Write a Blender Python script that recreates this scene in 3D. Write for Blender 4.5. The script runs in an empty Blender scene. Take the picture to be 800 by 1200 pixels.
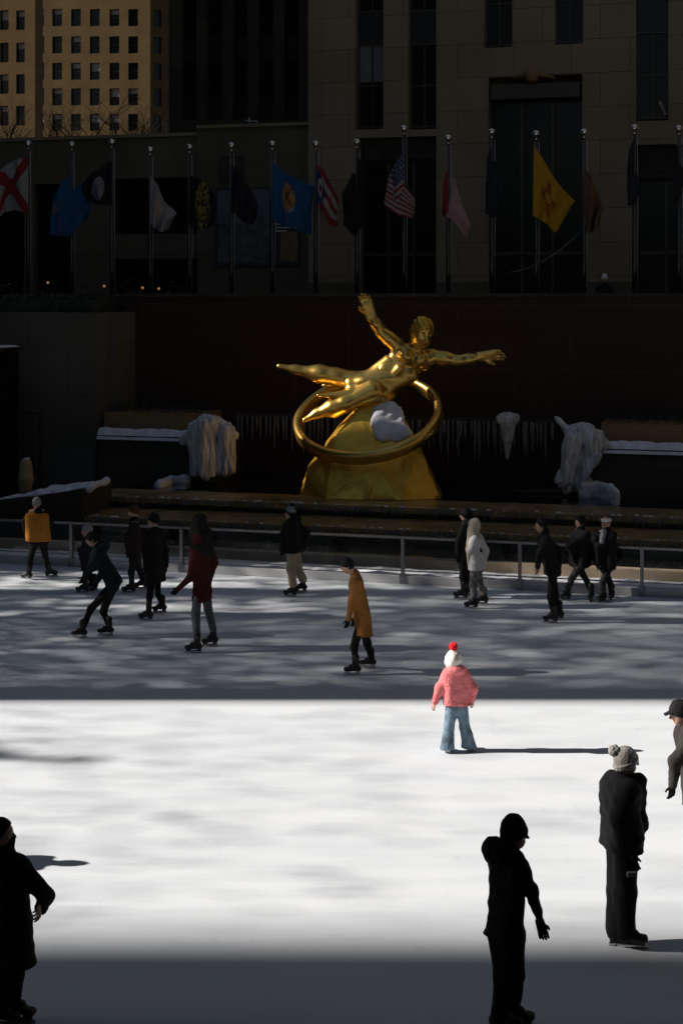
import bpy, bmesh, math, random
import numpy as np
from mathutils import Vector, Matrix
R = math.radians
rnd = random.Random(7)
sc = bpy.context.scene
col = sc.collection
# ------------------------------------------------------------------ frame of reference
F, CX, HY, CH = 1750.0, 400.0, 345.0, 6.0           # focal length in photo pixels, horizon row, eye height
TH = R(15.3); SN, CN = math.sin(TH), math.cos(TH)   # the far side of the rink is turned 15 degrees

def P(px, py, Y):
    return Vector(((px-CX)/F*Y, Y, CH-(py-HY)/F*Y))
def G(px, py):
    return P(px, py, CH*F/(py-HY))
def YV(px, v):                                       # depth of the plane v seen in column px
    return v/((px-CX)/F*SN+CN)
def U(px, v):
    Y = YV(px, v); X = (px-CX)/F*Y
    return X*CN-Y*SN
def Z(py, px, v):
    return CH-(py-HY)/F*YV(px, v)
def W(u, v, z):
    return Vector((u*CN+v*SN, -u*SN+v*CN, z))

# ------------------------------------------------------------------ objects
def tag(o, label=None, cat=None, group=None, kind=None):
    if label: o['label'] = label
    if cat: o['category'] = cat
    if group: o['group'] = group
    if kind: o['kind'] = kind
    return o
def link(name, me, mats, parent=None, smooth=False):
    o = bpy.data.objects.new(name, me); col.objects.link(o)
    for m in (mats if isinstance(mats, (list, tuple)) else [mats]): me.materials.append(m)
    if smooth: me.polygons.foreach_set('use_smooth', [True]*len(me.polygons))
    if parent:
        o.parent = parent
        bpy_parent_inv(o, parent)
    return o
def bpy_parent_inv(o, parent):
    M = Matrix.Identity(4); p = parent; 
    while p is not None:
        M = p.matrix_basis @ M if p.parent is None else p.matrix_parent_inverse @ p.matrix_basis @ M
        p = p.parent
    o.matrix_parent_inverse = M.inverted()
def empty(name, loc, label=None, cat=None, group=None):
    o = bpy.data.objects.new(name, None); col.objects.link(o); o.location = loc; o.empty_display_size = .3
    return tag(o, label, cat, group)
class MB:
    """boxes (in the turned frame or in world axes), tubes and free faces collected into one mesh"""
    def __init__(s): s.v = []; s.f = []; s.uv = []
    def hexa(s, c, uvs=None):
        n = len(s.v); s.v += [tuple(p) for p in c]
        for q in ((0,3,2,1),(4,5,6,7),(0,1,5,4),(1,2,6,5),(2,3,7,6),(3,0,4,7)):
            s.f.append(tuple(n+i for i in q))
            s.uv.append([uvs[i] for i in q] if uvs else [(c[i][0]+c[i][1], c[i][2]) for i in q])
        return s
    def lbox(s, u0, u1, v0, v1, z0, z1):
        k = [(u0,v0,z0),(u1,v0,z0),(u1,v1,z0),(u0,v1,z0),(u0,v0,z1),(u1,v0,z1),(u1,v1,z1),(u0,v1,z1)]
        return s.hexa([W(*p) for p in k], [(p[0]+p[1]-v0, p[2]) for p in k])
    def box(s, x0, x1, y0, y1, z0, z1):
        k = [(x0,y0,z0),(x1,y0,z0),(x1,y1,z0),(x0,y1,z0),(x0,y0,z1),(x1,y0,z1),(x1,y1,z1),(x0,y1,z1)]
        return s.hexa(k)
    def tube(s, pts, rad, n=8, cap=True):
        pts = [Vector(p) for p in pts]
        if not isinstance(rad, (list, tuple)): rad = [rad]*len(pts)
        base = len(s.v); m = len(pts)
        for i, p in enumerate(pts):
            d = (pts[min(i+1, m-1)]-pts[max(i-1, 0)]).normalized()
            a = d.cross(Vector((0,0,1)) if abs(d.z) < .9 else Vector((1,0,0))).normalized(); b = d.cross(a)
            for k in range(n):
                t = 2*math.pi*k/n
                s.v.append(tuple(p+(a*math.cos(t)+b*math.sin(t))*rad[i]))
        for i in range(m-1):
            for k in range(n):
                q = (base+i*n+k, base+i*n+(k+1) % n, base+(i+1)*n+(k+1) % n, base+(i+1)*n+k)
                s.f.append(q); s.uv.append([(0,0)]*4)
        if cap:
            s.f.append(tuple(base+k for k in range(n))[::-1]); s.uv.append([(0,0)]*n)
            s.f.append(tuple(base+(m-1)*n+k for k in range(n))); s.uv.append([(0,0)]*n)
        return s
    def ball(s, c, r, nu=12, nv=8, sc3=(1,1,1)):
        c = Vector(c); base = len(s.v)
        for j in range(nv+1):
            a = math.pi*j/nv
            for i in range(nu):
                b = 2*math.pi*i/nu
                s.v.append((c.x+r*sc3[0]*math.sin(a)*math.cos(b), c.y+r*sc3[1]*math.sin(a)*math.sin(b), c.z+r*sc3[2]*math.cos(a)))
        for j in range(nv):
            for i in range(nu):
                s.f.append((base+j*nu+i, base+(j+1)*nu+i, base+(j+1)*nu+(i+1) % nu, base+j*nu+(i+1) % nu)); s.uv.append([(0,0)]*4)
        return s
    def face(s, pts, uv=None):
        n = len(s.v); s.v += [tuple(p) for p in pts]; s.f.append(tuple(range(n, n+len(pts))))
        s.uv.append(uv or [(p[0], p[1]) for p in pts]); return s
    def mesh(s, name):
        me = bpy.data.meshes.new(name); me.from_pydata(s.v, [], s.f)
        l = me.uv_layers.new(name='UVMap'); l.data.foreach_set('uv', [c for f in s.uv for p in f for c in p])
        me.update(); return me
    def build(s, name, mat, parent=None, smooth=False):
        return link(name, s.mesh(name), mat, parent, smooth)

# ------------------------------------------------------------------ materials
def mat(name, colr=(.5,.5,.5), rough=.7, metal=0., var=.12, scale=3., bump=.0, bscale=40., coord='Object', spec=.5, stretch=None, emit=None):
    m = bpy.data.materials.new(name); m.use_nodes = True
    nt = m.node_tree; N = nt.nodes; L = nt.links; b = N['Principled BSDF']
    b.inputs['Roughness'].default_value = rough; b.inputs['Metallic'].default_value = metal
    b.inputs['Specular IOR Level'].default_value = spec
    tc = N.new('ShaderNodeTexCoord'); src = tc.outputs[coord]
    if stretch:
        mp = N.new('ShaderNodeMapping'); mp.inputs['Scale'].default_value = stretch; L.new(src, mp.inputs[0]); src = mp.outputs[0]
    nz = N.new('ShaderNodeTexNoise'); nz.inputs['Scale'].default_value = scale; nz.inputs['Detail'].default_value = 6
    L.new(src, nz.inputs['Vector'])
    rp = N.new('ShaderNodeValToRGB'); rp.color_ramp.elements[0].position = .3; rp.color_ramp.elements[1].position = .7
    rp.color_ramp.elements[0].color = (*[c*(1-var) for c in colr], 1); rp.color_ramp.elements[1].color = (*[min(1, c*(1+var)) for c in colr], 1)
    L.new(nz.outputs['Fac'], rp.inputs[0]); L.new(rp.outputs[0], b.inputs['Base Color'])
    if bump:
        n2 = N.new('ShaderNodeTexNoise'); n2.inputs['Scale'].default_value = bscale; n2.inputs['Detail'].default_value = 5; L.new(src, n2.inputs['Vector'])
        bp = N.new('ShaderNodeBump'); bp.inputs['Strength'].default_value = bump; bp.inputs['Distance'].default_value = .02
        L.new(n2.outputs['Fac'], bp.inputs['Height']); L.new(bp.outputs[0], b.inputs['Normal'])
    if emit:
        b.inputs['Emission Color'].default_value = (*emit[0], 1); b.inputs['Emission Strength'].default_value = emit[1]
    return m
def masonry(name, c1, c2, joint, bw, bh, mort=.012, rough=.85):
    m = mat(name, c1, rough, var=.15, scale=.35, bump=.35, bscale=14, coord='UV', spec=.08 if rough > .6 else .3); nt = m.node_tree; N = nt.nodes; L = nt.links; b = N['Principled BSDF']
    br = N.new('ShaderNodeTexBrick'); br.inputs['Scale'].default_value = 1.0
    br.inputs['Color1'].default_value = (*c1, 1); br.inputs['Color2'].default_value = (*c2, 1); br.inputs['Mortar'].default_value = (*joint, 1)
    br.inputs['Brick Width'].default_value = bw; br.inputs['Row Height'].default_value = bh; br.inputs['Mortar Size'].default_value = mort
    tc = N.new('ShaderNodeTexCoord'); L.new(tc.outputs['UV'], br.inputs['Vector'])
    mx = N.new('ShaderNodeMix'); mx.data_type = 'RGBA'; mx.blend_type = 'MULTIPLY'; mx.inputs[0].default_value = .6
    rp = [n for n in N if n.type == 'VALTORGB'][0]
    rp.color_ramp.elements[0].color = (.62,.6,.58,1); rp.color_ramp.elements[1].color = (1,1,1,1)
    L.new(br.outputs['Color'], mx.inputs[6]); L.new(rp.outputs[0], mx.inputs[7]); L.new(mx.outputs[2], b.inputs['Base Color'])
    return m
def fabric(name, c, rough=.9, bump=.5, bs=60, var=.18, sc_=6):
    m = mat('fabric_'+name, c, rough, var=var, scale=sc_, bump=bump, bscale=bs, spec=.25); return m
M = {}
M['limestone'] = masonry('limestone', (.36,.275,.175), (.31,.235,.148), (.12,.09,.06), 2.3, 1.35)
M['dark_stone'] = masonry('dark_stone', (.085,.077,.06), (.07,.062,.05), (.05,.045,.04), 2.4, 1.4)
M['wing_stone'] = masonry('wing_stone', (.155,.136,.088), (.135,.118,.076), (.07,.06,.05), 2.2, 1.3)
M['pale_stone'] = masonry('pale_stone', (.46,.40,.31), (.42,.36,.28), (.3,.26,.2), 2.3, 1.35)
M['tan_stone'] = masonry('tan_stone', (.105,.070,.029), (.095,.063,.026), (.055,.037,.015), 1.6, .8, .008)
M['granite'] = masonry('granite', (.052,.023,.014), (.046,.020,.013), (.075,.04,.026), 3.3, 1.9, .02, .55)
M['grey_wall'] = masonry('grey_wall', (.17,.15,.115), (.15,.132,.10), (.10,.09,.08), 2.6, 1.5, .014)
M['glass_dark'] = mat('glass_dark', (.008,.008,.008), .22, var=.2, spec=.16)
M['blind'] = mat('blind', (.17,.16,.15), .6)
M['bronze'] = mat('bronze', (.06,.05,.035), .45, .6)
M['black_metal'] = mat('black_metal', (.02,.02,.02), .4, .5)
M['steel'] = mat('steel', (.25,.25,.26), .35, 1.)
M['pole_metal'] = mat('pole_metal', (.09,.085,.08), .28, .8)
M['finial'] = mat('finial', (.85,.80,.72), .2, 1.)
M['gold'] = mat('gold', (.90,.56,.14), .34, 1., var=.16, scale=2.2, bump=.12, bscale=9)
M['gold_rough'] = mat('gold_rough', (.95,.55,.085), .48, 1., var=.16, scale=2.5, bump=.4, bscale=5)
M['tan_kerb'] = mat('tan_kerb', (.34,.26,.18), .6, var=.2, scale=2, bump=.2, bscale=20)
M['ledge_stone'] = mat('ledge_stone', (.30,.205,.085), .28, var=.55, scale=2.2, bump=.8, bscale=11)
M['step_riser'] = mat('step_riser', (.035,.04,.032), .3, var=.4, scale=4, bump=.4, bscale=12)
M['wood_box'] = mat('wood_box', (.24,.145,.055), .6, var=.25, scale=5, bump=.2, stretch=(1,1,8))
M['snow'] = mat('snow', (.78,.80,.84), .75, var=.13, scale=5, bump=.8, bscale=16)
M['rope'] = mat('rope', (.12,.115,.10), .8)
M['icicle'] = mat('icicle', (.17,.17,.165), .25, var=.2, scale=8, bump=.4, bscale=14, stretch=(3,3,.6))
M['rime'] = mat('rime', (.66,.65,.64), .35, var=.4, scale=4, bump=1., bscale=12, stretch=(3,3,.5))
M['board'] = mat('board', (.50,.50,.50), .5, var=.1, scale=1.5)
M['paving'] = masonry('paving', (.16,.155,.15), (.14,.135,.13), (.07,.07,.07), 1.2, 1.2)
M['bark'] = mat('bark', (.018,.014,.010), .95, var=.3, scale=6, bump=.5, spec=.05)
M['leaf'] = mat('leaf', (.035,.05,.022), .7, var=.4, scale=3)
M['canvas'] = mat('canvas', (.42,.31,.16), .8, var=.2, scale=4, bump=.4, bscale=8)
M['lamp'] = mat('lamp', (.8,.5,.25), .5, emit=((1.,.5,.18), .16))
M['skin'] = mat('skin', (.46,.27,.18), .5, var=.08, scale=12, bump=.06, bscale=90)
M['hair'] = mat('hair', (.010,.008,.007), .6, spec=.2, var=.4, scale=30, bump=.6, bscale=40, stretch=(3,3,.5))
M['rubber'] = mat('rubber', (.012,.012,.013), .5, var=.2)
M['blade'] = mat('blade', (.62,.63,.65), .22, 1.)
M['holder'] = mat('holder', (.04,.04,.042), .4)
M['holder_white'] = mat('holder_white', (.6,.6,.6), .4)
M['lens'] = mat('lens', (.02,.02,.02), .1)
M['eye'] = mat('eye', (.35,.33,.31), .2, var=.05)

def ice_material():
    m = bpy.data.materials.new('ice'); m.use_nodes = True; nt = m.node_tree; N = nt.nodes; L = nt.links; b = N['Principled BSDF']
    tc = N.new('ShaderNodeTexCoord')
    def noise(scale, det, st=(1,1,1), rot=0, dist=0.):
        mp = N.new('ShaderNodeMapping'); mp.inputs['Scale'].default_value = st; mp.inputs['Rotation'].default_value = (0,0,rot)
        L.new(tc.outputs['Object'], mp.inputs[0])
        n = N.new('ShaderNodeTexNoise'); n.inputs['Scale'].default_value = scale; n.inputs['Detail'].default_value = det; n.inputs['Distortion'].default_value = dist
        L.new(mp.outputs[0], n.inputs['Vector']); return n.outputs['Fac']
    def math_(op, a, c):
        k = N.new('ShaderNodeMath'); k.operation = op
        for i, x in enumerate((a, c)):
            if isinstance(x, (int, float)): k.inputs[i].default_value = x
            else: L.new(x, k.inputs[i])
        return k.outputs[0]
    a = noise(.45, 5, (.5,1.6,1)); c = noise(2.2, 6, (.35,1.6,1), .3)
    s1 = noise(3, 3, (.25,14,1), .5, .6); s2 = noise(3, 3, (.25,14,1), -.35, .6); s3 = noise(3, 3, (.2,16,1), 1.4, .6)
    sc1 = math_('MAXIMUM', math_('MAXIMUM', s1, s2), s3)
    tot0 = math_('ADD', math_('ADD', math_('MULTIPLY', a, .5), math_('MULTIPLY', c, .3)), math_('MULTIPLY', sc1, .30))
    trk = None                                         # thin curved tracks left by blades
    for sc_, st, ro, k in ((.55, (1,.7,1), .2, 9), (.8, (.8,1,1), 1.1, 7), (1.3, (1,.6,1), 2.3, 6)):
        n_ = noise(sc_, 1.5, st, ro, .4); fr_ = math_('FRACT', math_('MULTIPLY', n_, k), 0); d_ = math_('ABSOLUTE', math_('SUBTRACT', fr_, .5), 0)
        l_ = math_('LESS_THAN', d_, .012); brk = math_('GREATER_THAN', noise(1.7, 2, (1,1,1), ro+.7), .52); l_ = math_('MULTIPLY', l_, brk); trk = l_ if trk is None else math_('MAXIMUM', trk, l_)
    rp = N.new('ShaderNodeValToRGB'); e = rp.color_ramp.elements
    e[0].position = .36; e[0].color = (.63,.70,.745,1); e[1].position = .62; e[1].color = (.775,.835,.875,1)
    tot = math_('SUBTRACT', tot0, math_('MULTIPLY', trk, .07)); L.new(tot, rp.inputs[0]); L.new(rp.outputs[0], b.inputs['Base Color'])
    rr = N.new('ShaderNodeMapRange'); rr.inputs[1].default_value = .35; rr.inputs[2].default_value = .65; rr.inputs[3].default_value = .38; rr.inputs[4].default_value = .62
    L.new(tot, rr.inputs[0]); L.new(rr.outputs[0], b.inputs['Roughness'])
    bp = N.new('ShaderNodeBump'); bp.inputs['Strength'].default_value = .25; bp.inputs['Distance'].default_value = .01
    L.new(math_('ADD', math_('MULTIPLY', sc1, .6), c), bp.inputs['Height']); L.new(bp.outputs[0], b.inputs['Normal'])
    b.inputs['Specular IOR Level'].default_value = .3
    return m
M['ice'] = ice_material()
def water_material():
    m = mat('water', (.008,.010,.008), .06, var=.1, bump=.12, bscale=3.5); return m
M['water'] = water_material()

# ------------------------------------------------------------------ smooth solids (signed distance, surface nets)
def v3(p): return np.array([float(p[0]), float(p[1]), float(p[2])])
def surfnets(D, lo, h):
    s = D < 0
    n = np.array(D.shape)-1
    cs = [(i,j,k) for i in (0,1) for j in (0,1) for k in (0,1)]
    sl = lambda c: tuple(slice(c[a], n[a]+c[a]) for a in range(3))
    cnt = sum(s[sl(c)].astype(np.int8) for c in cs)
    act = (cnt > 0) & (cnt < 8)
    I = np.argwhere(act)
    idx = -np.ones(act.shape, np.int64); idx[act] = np.arange(len(I))
    vals = np.stack([D[I[:,0]+c[0], I[:,1]+c[1], I[:,2]+c[2]] for c in cs], 1)
    acc = np.zeros((len(I), 3)); w = np.zeros(len(I))
    for a in range(8):
        for b in range(a+1, 8):
            if sum(abs(cs[a][t]-cs[b][t]) for t in range(3)) != 1: continue
            va, vb = vals[:,a], vals[:,b]; x = (va < 0) != (vb < 0)
            t = np.where(x, va/np.where(x, va-vb, 1), 0)[:,None]
            acc += np.where(x[:,None], np.array(cs[a])+(np.array(cs[b])-np.array(cs[a]))*t, 0); w += x
    V = (I+acc/w[:,None])*h+lo
    Fs = []
    for ax in range(3):
        o1, o2 = (ax+1) % 3, (ax+2) % 3
        a = [slice(None)]*3; b = [slice(None)]*3; a[ax] = slice(0, -1); b[ax] = slice(1, None)
        df = s[tuple(a)] != s[tuple(b)]; E = np.argwhere(df)
        E = E[(E[:,o1] > 0) & (E[:,o2] > 0) & (E[:,o1] < n[o1]) & (E[:,o2] < n[o2])]
        q = []
        for d1, d2 in ((-1,-1),(0,-1),(0,0),(-1,0)):
            c = E.copy(); c[:,o1] += d1; c[:,o2] += d2; q.append(idx[c[:,0], c[:,1], c[:,2]])
        q = np.stack(q, 1); ins = s[E[:,0], E[:,1], E[:,2]]
        q[~ins] = q[~ins][:, ::-1]; Fs.append(q)
    return V, np.concatenate(Fs)
class SDF:
    def __init__(s, k=.02): s.ops = []; s.k = k; s.lo = np.full(3, 1e9); s.hi = -s.lo; s.post = []
    def _b(s, lo, hi): s.lo = np.minimum(s.lo, lo); s.hi = np.maximum(s.hi, hi)
    def _add(s, fn, lo, hi, k, sub):
        if not sub: s._b(lo, hi)
        s.ops.append((fn, lo, hi, s.k if k is None else k, sub)); return s
    def cap(s, a, b, ra, rb=None, k=None, sub=False):
        a, b = v3(a), v3(b); rb = ra if rb is None else rb; ab = b-a; L2 = max(ab@ab, 1e-9); r = max(ra, rb)
        def fn(X, Y, Zz):
            t = np.clip(((X-a[0])*ab[0]+(Y-a[1])*ab[1]+(Zz-a[2])*ab[2])/L2, 0, 1)
            return np.sqrt((X-a[0]-t*ab[0])**2+(Y-a[1]-t*ab[1])**2+(Zz-a[2]-t*ab[2])**2)-(ra+(rb-ra)*t)
        return s._add(fn, np.minimum(a, b)-r, np.maximum(a, b)+r, k, sub)
    def ell(s, c, r, ax=None, k=None, sub=False):
        c = v3(c); r = v3(r) if not np.isscalar(r) else np.full(3, float(r)); A = np.eye(3) if ax is None else np.array([v3(x) for x in ax])
        def fn(X, Y, Zz):
            d = [A[i,0]*(X-c[0])+A[i,1]*(Y-c[1])+A[i,2]*(Zz-c[2]) for i in range(3)]
            k0 = np.sqrt(sum((d[i]/r[i])**2 for i in range(3))); k1 = np.sqrt(sum((d[i]/r[i]**2)**2 for i in range(3)))+1e-9
            return k0*(k0-1)/k1
        e = np.sqrt(((A*r[:,None])**2).sum(0))
        return s._add(fn, c-e, c+e, k, sub)
    def slab(s, a, b, lat, wa, wb, ra, rb, k=None, sub=False):
        a, b, l = v3(a), v3(b), v3(lat); ab = b-a; L2 = max(ab@ab, 1e-9); m = max(wa+ra, wb+rb)
        def fn(X, Y, Zz):
            x, y, z = X-a[0], Y-a[1], Zz-a[2]
            t = np.clip((x*ab[0]+y*ab[1]+z*ab[2])/L2, 0, 1)
            x, y, z = x-t*ab[0], y-t*ab[1], z-t*ab[2]
            q = x*l[0]+y*l[1]+z*l[2]; w = wa+(wb-wa)*t; c = np.clip(q, -w, w)
            return np.sqrt((x-c*l[0])**2+(y-c*l[1])**2+(z-c*l[2])**2)-(ra+(rb-ra)*t)
        return s._add(fn, np.minimum(a, b)-m, np.maximum(a, b)+m, k, sub)
    def cut(s, n, p):                                  # removes what lies on the n side of p
        n, p = v3(n), v3(p); n = n/np.linalg.norm(n)
        s.post.append(('cut', n, p)); return s
    def noise(s, amp, fr, st=(1,1,1), seed=0):
        s.post.append(('noise', amp, fr, st, seed)); return s
    def mesh(s, name, h):
        lo, hi = s.lo-3*h, s.hi+3*h; n = np.ceil((hi-lo)/h).astype(int)+1
        g = [lo[i]+h*np.arange(n[i]) for i in range(3)]
        D = np.full(tuple(n), .12+2*h, np.float64); mg = .06+2*h
        for fn, l, u, k, sub in s.ops:
            i0 = np.clip(np.floor((l-mg-lo)/h).astype(int), 0, n-1); i1 = np.clip(np.ceil((u+mg-lo)/h).astype(int)+1, 1, n)
            if (i1 <= i0).any(): continue
            S_ = tuple(slice(i0[i], i1[i]) for i in range(3))
            d = fn(g[0][S_[0]][:,None,None], g[1][S_[1]][None,:,None], g[2][S_[2]][None,None,:])
            A = D[S_]
            if sub:
                e = np.maximum(k-np.abs(A+d), 0)/max(k, 1e-6); D[S_] = np.maximum(A, -d)+e*e*k*.25
            else:
                e = np.maximum(k-np.abs(A-d), 0)/max(k, 1e-6); D[S_] = np.minimum(A, d)-e*e*k*.25
        X, Y, Zz = g[0][:,None,None], g[1][None,:,None], g[2][None,None,:]
        for o in s.post:
            if o[0] == 'cut':
                _, nn, p = o; D = np.maximum(D, (X-p[0])*nn[0]+(Y-p[1])*nn[1]+(Zz-p[2])*nn[2])
            else:
                _, amp, fr, st, seed = o; rg = np.random.RandomState(seed); T = np.zeros_like(D)
                for _i in range(7):
                    w = rg.normal(size=3)*np.array(st)*fr*(.6+.25*_i); T = T+np.sin(X*w[0]+Y*w[1]+Zz*w[2]+rg.uniform(0, 6.28))/(1+.2*_i)
                D = D+amp*T*.45
        D[0], D[-1] = .1, .1; D[:,0], D[:,-1] = .1, .1; D[:,:,0], D[:,:,-1] = .1, .1
        V, Q = surfnets(D, lo, h); lab = np.arange(len(V))
        while True:                                    # keep the main body, drop loose crumbs
            mn = lab[Q].min(1); new = lab.copy()
            for c_ in range(4): np.minimum.at(new, Q[:, c_], mn)
            new = new[new]
            if (new == lab).all(): break
            lab = new
        ids, cn = np.unique(lab, return_counts=True); ok = np.isin(lab, ids[cn >= cn.max()*.6]); Q = Q[ok[Q[:, 0]]]
        rm = np.cumsum(ok)-1; V = V[ok]; Q = rm[Q]
        me = bpy.data.meshes.new(name); me.from_pydata(V.tolist(), [], Q.tolist()); me.update(); return me
    def build(s, name, mt, parent, h):
        return link(name, s.mesh(name, h), mt, parent, True)

# ------------------------------------------------------------------ people
def hand_prims(sd, w, d, n, S, side, curl=.5, glove=0.):
    w, d, n = Vector(w), Vector(d).normalized(), Vector(n)
    n = (n-d*n.dot(d)).normalized(); l = d.cross(n)*side       # l: towards the thumb
    sd.slab(w-d*.03*S, w+d*.085*S, l, .02*S, .030*S, (.017+glove)*S, (.013+glove)*S, k=.012)
    for i, (ln, off) in enumerate(((.068,.034),(.084,.0115),(.074,-.0115),(.052,-.034))):
        p = w+d*.085*S+l*off*S; dr = (d+l*off*.5).normalized()
        for j, (fr, r0) in enumerate(((.45,.0095),(.32,.0088),(.25,.0078))):
            a = curl*(.6+.5*j)*(1+.12*i); dr = (dr*math.cos(a)+n*math.sin(a)).normalized() if j else (dr*math.cos(a*.5)+n*math.sin(a*.5)).normalized()
            q = p+dr*ln*fr*S; sd.cap(p, q, (r0+glove*.8)*S, (r0-.001+glove*.8)*S, k=.006); p = q
    p = w+d*.02*S+l*.026*S; q = p+(d*.7+l*.65+n*.35).normalized()*.042*S
    sd.cap(p, q, (.0145+glove)*S, (.011+glove)*S, k=.01); r_ = q+(d*.85+l*.15+n*.5).normalized()*.034*S; sd.cap(q, r_, (.0105+glove)*S, (.009+glove)*S, k=.006)

def person(label, base, yaw, head, neck, hip, feet, knees, arms, S=1., hyaw=None, hpitch=0., hs=1., h=.014, group='skaters on the rink',
           top=None, legs=None, boots=None, hat=None, hair=None, glove=None, face=False, extra=None, seed=1, shw=.165):
    """joints are read off the photograph and stand at the depth of the base pixel; every offset in depth is real metres"""
    Yb = CH*F/(base[1]-HY) if len(base) == 2 else base[2]
    gz = 0. if len(base) == 2 else P(base[0], base[1], Yb).z
    root = empty('person', (P(base[0], base[1], Yb).x, Yb, gz), label, 'person', group)
    J = lambda p, dy=0.: P(p[0], p[1], Yb+(p[2] if len(p) > 2 else dy))
    a = R(yaw); f = Vector((math.cos(a), math.sin(a), 0)); l = Vector((-math.sin(a), math.cos(a), 0)); up = Vector((0,0,1))
    ha = R(yaw if hyaw is None else hyaw); hp = R(hpitch)
    hf0 = Vector((math.cos(ha), math.sin(ha), 0)); hl = Vector((-math.sin(ha), math.cos(ha), 0))
    hf = hf0*math.cos(hp)-up*math.sin(hp); hu = up*math.cos(hp)+hf0*math.sin(hp)
    hc, nk, hi_ = J(head), J(neck), J(hip)
    shl = [nk+l*shw*S-up*.055*S, nk-l*shw*S-up*.055*S]
    hj = [hi_+l*.085*S, hi_-l*.085*S]
    el, wr = [], []
    for i in (0, 1):
        e, w = arms[i]; el.append(J(e, shl[i].y-Yb)); wr.append(J(w, shl[i].y-Yb))
    gf, kn, an, fd = [], [], [], []
    for i in (0, 1):
        ft = feet[i]; g = G(ft[0], ft[1]) if len(base) == 2 else Vector((hj[i].x, hj[i].y, gz)); g.z = gz
        ya = R(ft[2] if len(ft) > 2 else yaw); d = Vector((math.cos(ya), math.sin(ya), 0))
        gf.append(g); fd.append(d); an.append(g-d*.055*S+up*.15*S)
        kn.append(J(knees[i], (hj[i].y+g.y)/2-Yb))
    # body: one continuous skin
    b = SDF(.03)
    hr = S*hs
    b.ell(hc+hu*.012*hr, (.098*hr, .078*hr, .112*hr), (hf, hl, hu))
    b.ell(hc+hf*.026*hr-hu*.062*hr, (.066*hr, .056*hr, .062*hr), (hf, hl, hu))
    b.cap(hc+hf*.095*hr+hu*.012*hr, hc+hf*.117*hr-hu*.026*hr, .010*hr, .015*hr, k=.012)          # nose
    b.cap(hc+hf*.086*hr-hu*.060*hr+hl*.018*hr, hc+hf*.086*hr-hu*.060*hr-hl*.018*hr, .011*hr, k=.006)  # mouth
    b.cap(hc+hf*.084*hr+hu*.030*hr+hl*.035*hr, hc+hf*.084*hr+hu*.030*hr-hl*.035*hr, .013*hr, k=.012)  # brow
    for s_ in (1, -1):
        b.ell(hc+hl*.079*hr*s_-hf*.008*hr-hu*.01*hr, (.020*hr, .012*hr, .032*hr), (hf, hl, hu), k=.01)
        b.ell(hc+hf*.100*hr+hl*.033*hr*s_+hu*.010*hr, (.014*hr, .017*hr, .011*hr), (hf, hl, hu), k=.012, sub=True)
    b.cap(hc-hu*.06*hr-hf*.02*hr, nk+up*.0*S, .055*S, .062*S)
    b.slab(nk-up*.05*S, hi_, l, .12*S, .075*S, .075*S, .08*S)
    for i in (0, 1):
        b.cap(shl[i], el[i], .045*S, .036*S); b.cap(el[i], wr[i], .036*S, .025*S)
        b.cap(hj[i], kn[i], .068*S, .046*S); b.cap(kn[i], an[i], .045*S, .033*S); b.cap(an[i], gf[i]+fd[i]*.09*S+up*.09*S, .03*S, .026*S)
    bo = b.build('body', M['skin'], root, h)
    # hands
    for i, side in ((0, -1), (1, 1)):
        gl = glove[i] if isinstance(glove, (list, tuple)) else glove
        d = (wr[i]-el[i]).normalized(); inw = (l if i else -l)
        sd = SDF(.01); hand_prims(sd, wr[i], d, inw*.8+f*.5, S, side, .38, .0008 if gl else 0.)
        sd.build('glove' if gl else 'hand', M[gl] if gl else M['skin'], root, .0055 if h < .013 else .007)
    # trousers
    if legs:
        m_, rk, ra = legs.get('mat'), legs.get('knee', .062), legs.get('ankle', .055)
        t = SDF(.035)
        t.slab(hi_+up*.09*S, hi_-up*.05*S, l, .075*S, .08*S, .095*S, .098*S)
        for i in (0, 1):
            t.cap(hj[i]-up*.02*S, kn[i], legs.get('thigh', .092)*S, rk*S); lo_ = an[i]+up*legs.get('end', .0)*S
            t.cap(kn[i], lo_, rk*S, ra*S)
            if legs.get('flare'): t.cap(kn[i].lerp(lo_, .5), lo_-up*.12*S+fd[i]*.02*S, ra*S, legs['flare']*S)
        if legs.get('flare'): t.cut((0,0,-1), (0,0,gz+.05*S))
        t.noise(.006*S, 16, (1,1,.8), seed).noise(.003*S, 38, (1,1,.6), seed+9)
        t.build('trousers', M[m_], root, h)
    # top
    if top:
        w = top.get('bulk', 0.)
        j = SDF(.045)
        sh = top.get('sh', 0.)
        j.slab(nk-up*.115*S, hi_+up*.02*S, l, (.105+sh)*S, (.085+top.get('hipw', 0))*S, (.098+w)*S, (.105+w)*S)
        j.slab(nk-up*.015*S, nk-up*.085*S, l, .055*S, .145*S, .06*S, .068*S)
        hem = J(top['hem']) if 'hem' in top else hi_-up*.12*S
        j.slab(hi_+up*.03*S, hem-up*.05, l, (.085+top.get('hipw', 0))*S, top.get('hemw', .09)*S, (.105+w)*S, (top.get('hemr', .11)+w)*S)
        for i in (0, 1):
            q = wr[i].lerp(el[i], .02); aw = w*.6
            j.cap(shl[i], el[i], (.066+aw)*S, (.052+aw)*S); j.cap(el[i], q, (.051+aw)*S, (.041+aw*.7)*S)
        if top.get('collar', True): j.cap(nk-up*.02*S, nk+up*.035*S+(hc-nk)*.12, .082*S, .078*S)
        if top.get('hood'):
            j.ell(nk-f*.10*S+up*.03*S, (.10*S, .15*S, .095*S), (f, l, up)); j.cap(nk+l*.1*S-f*.02*S, nk-l*.1*S-f*.02*S, .06*S)
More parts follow.
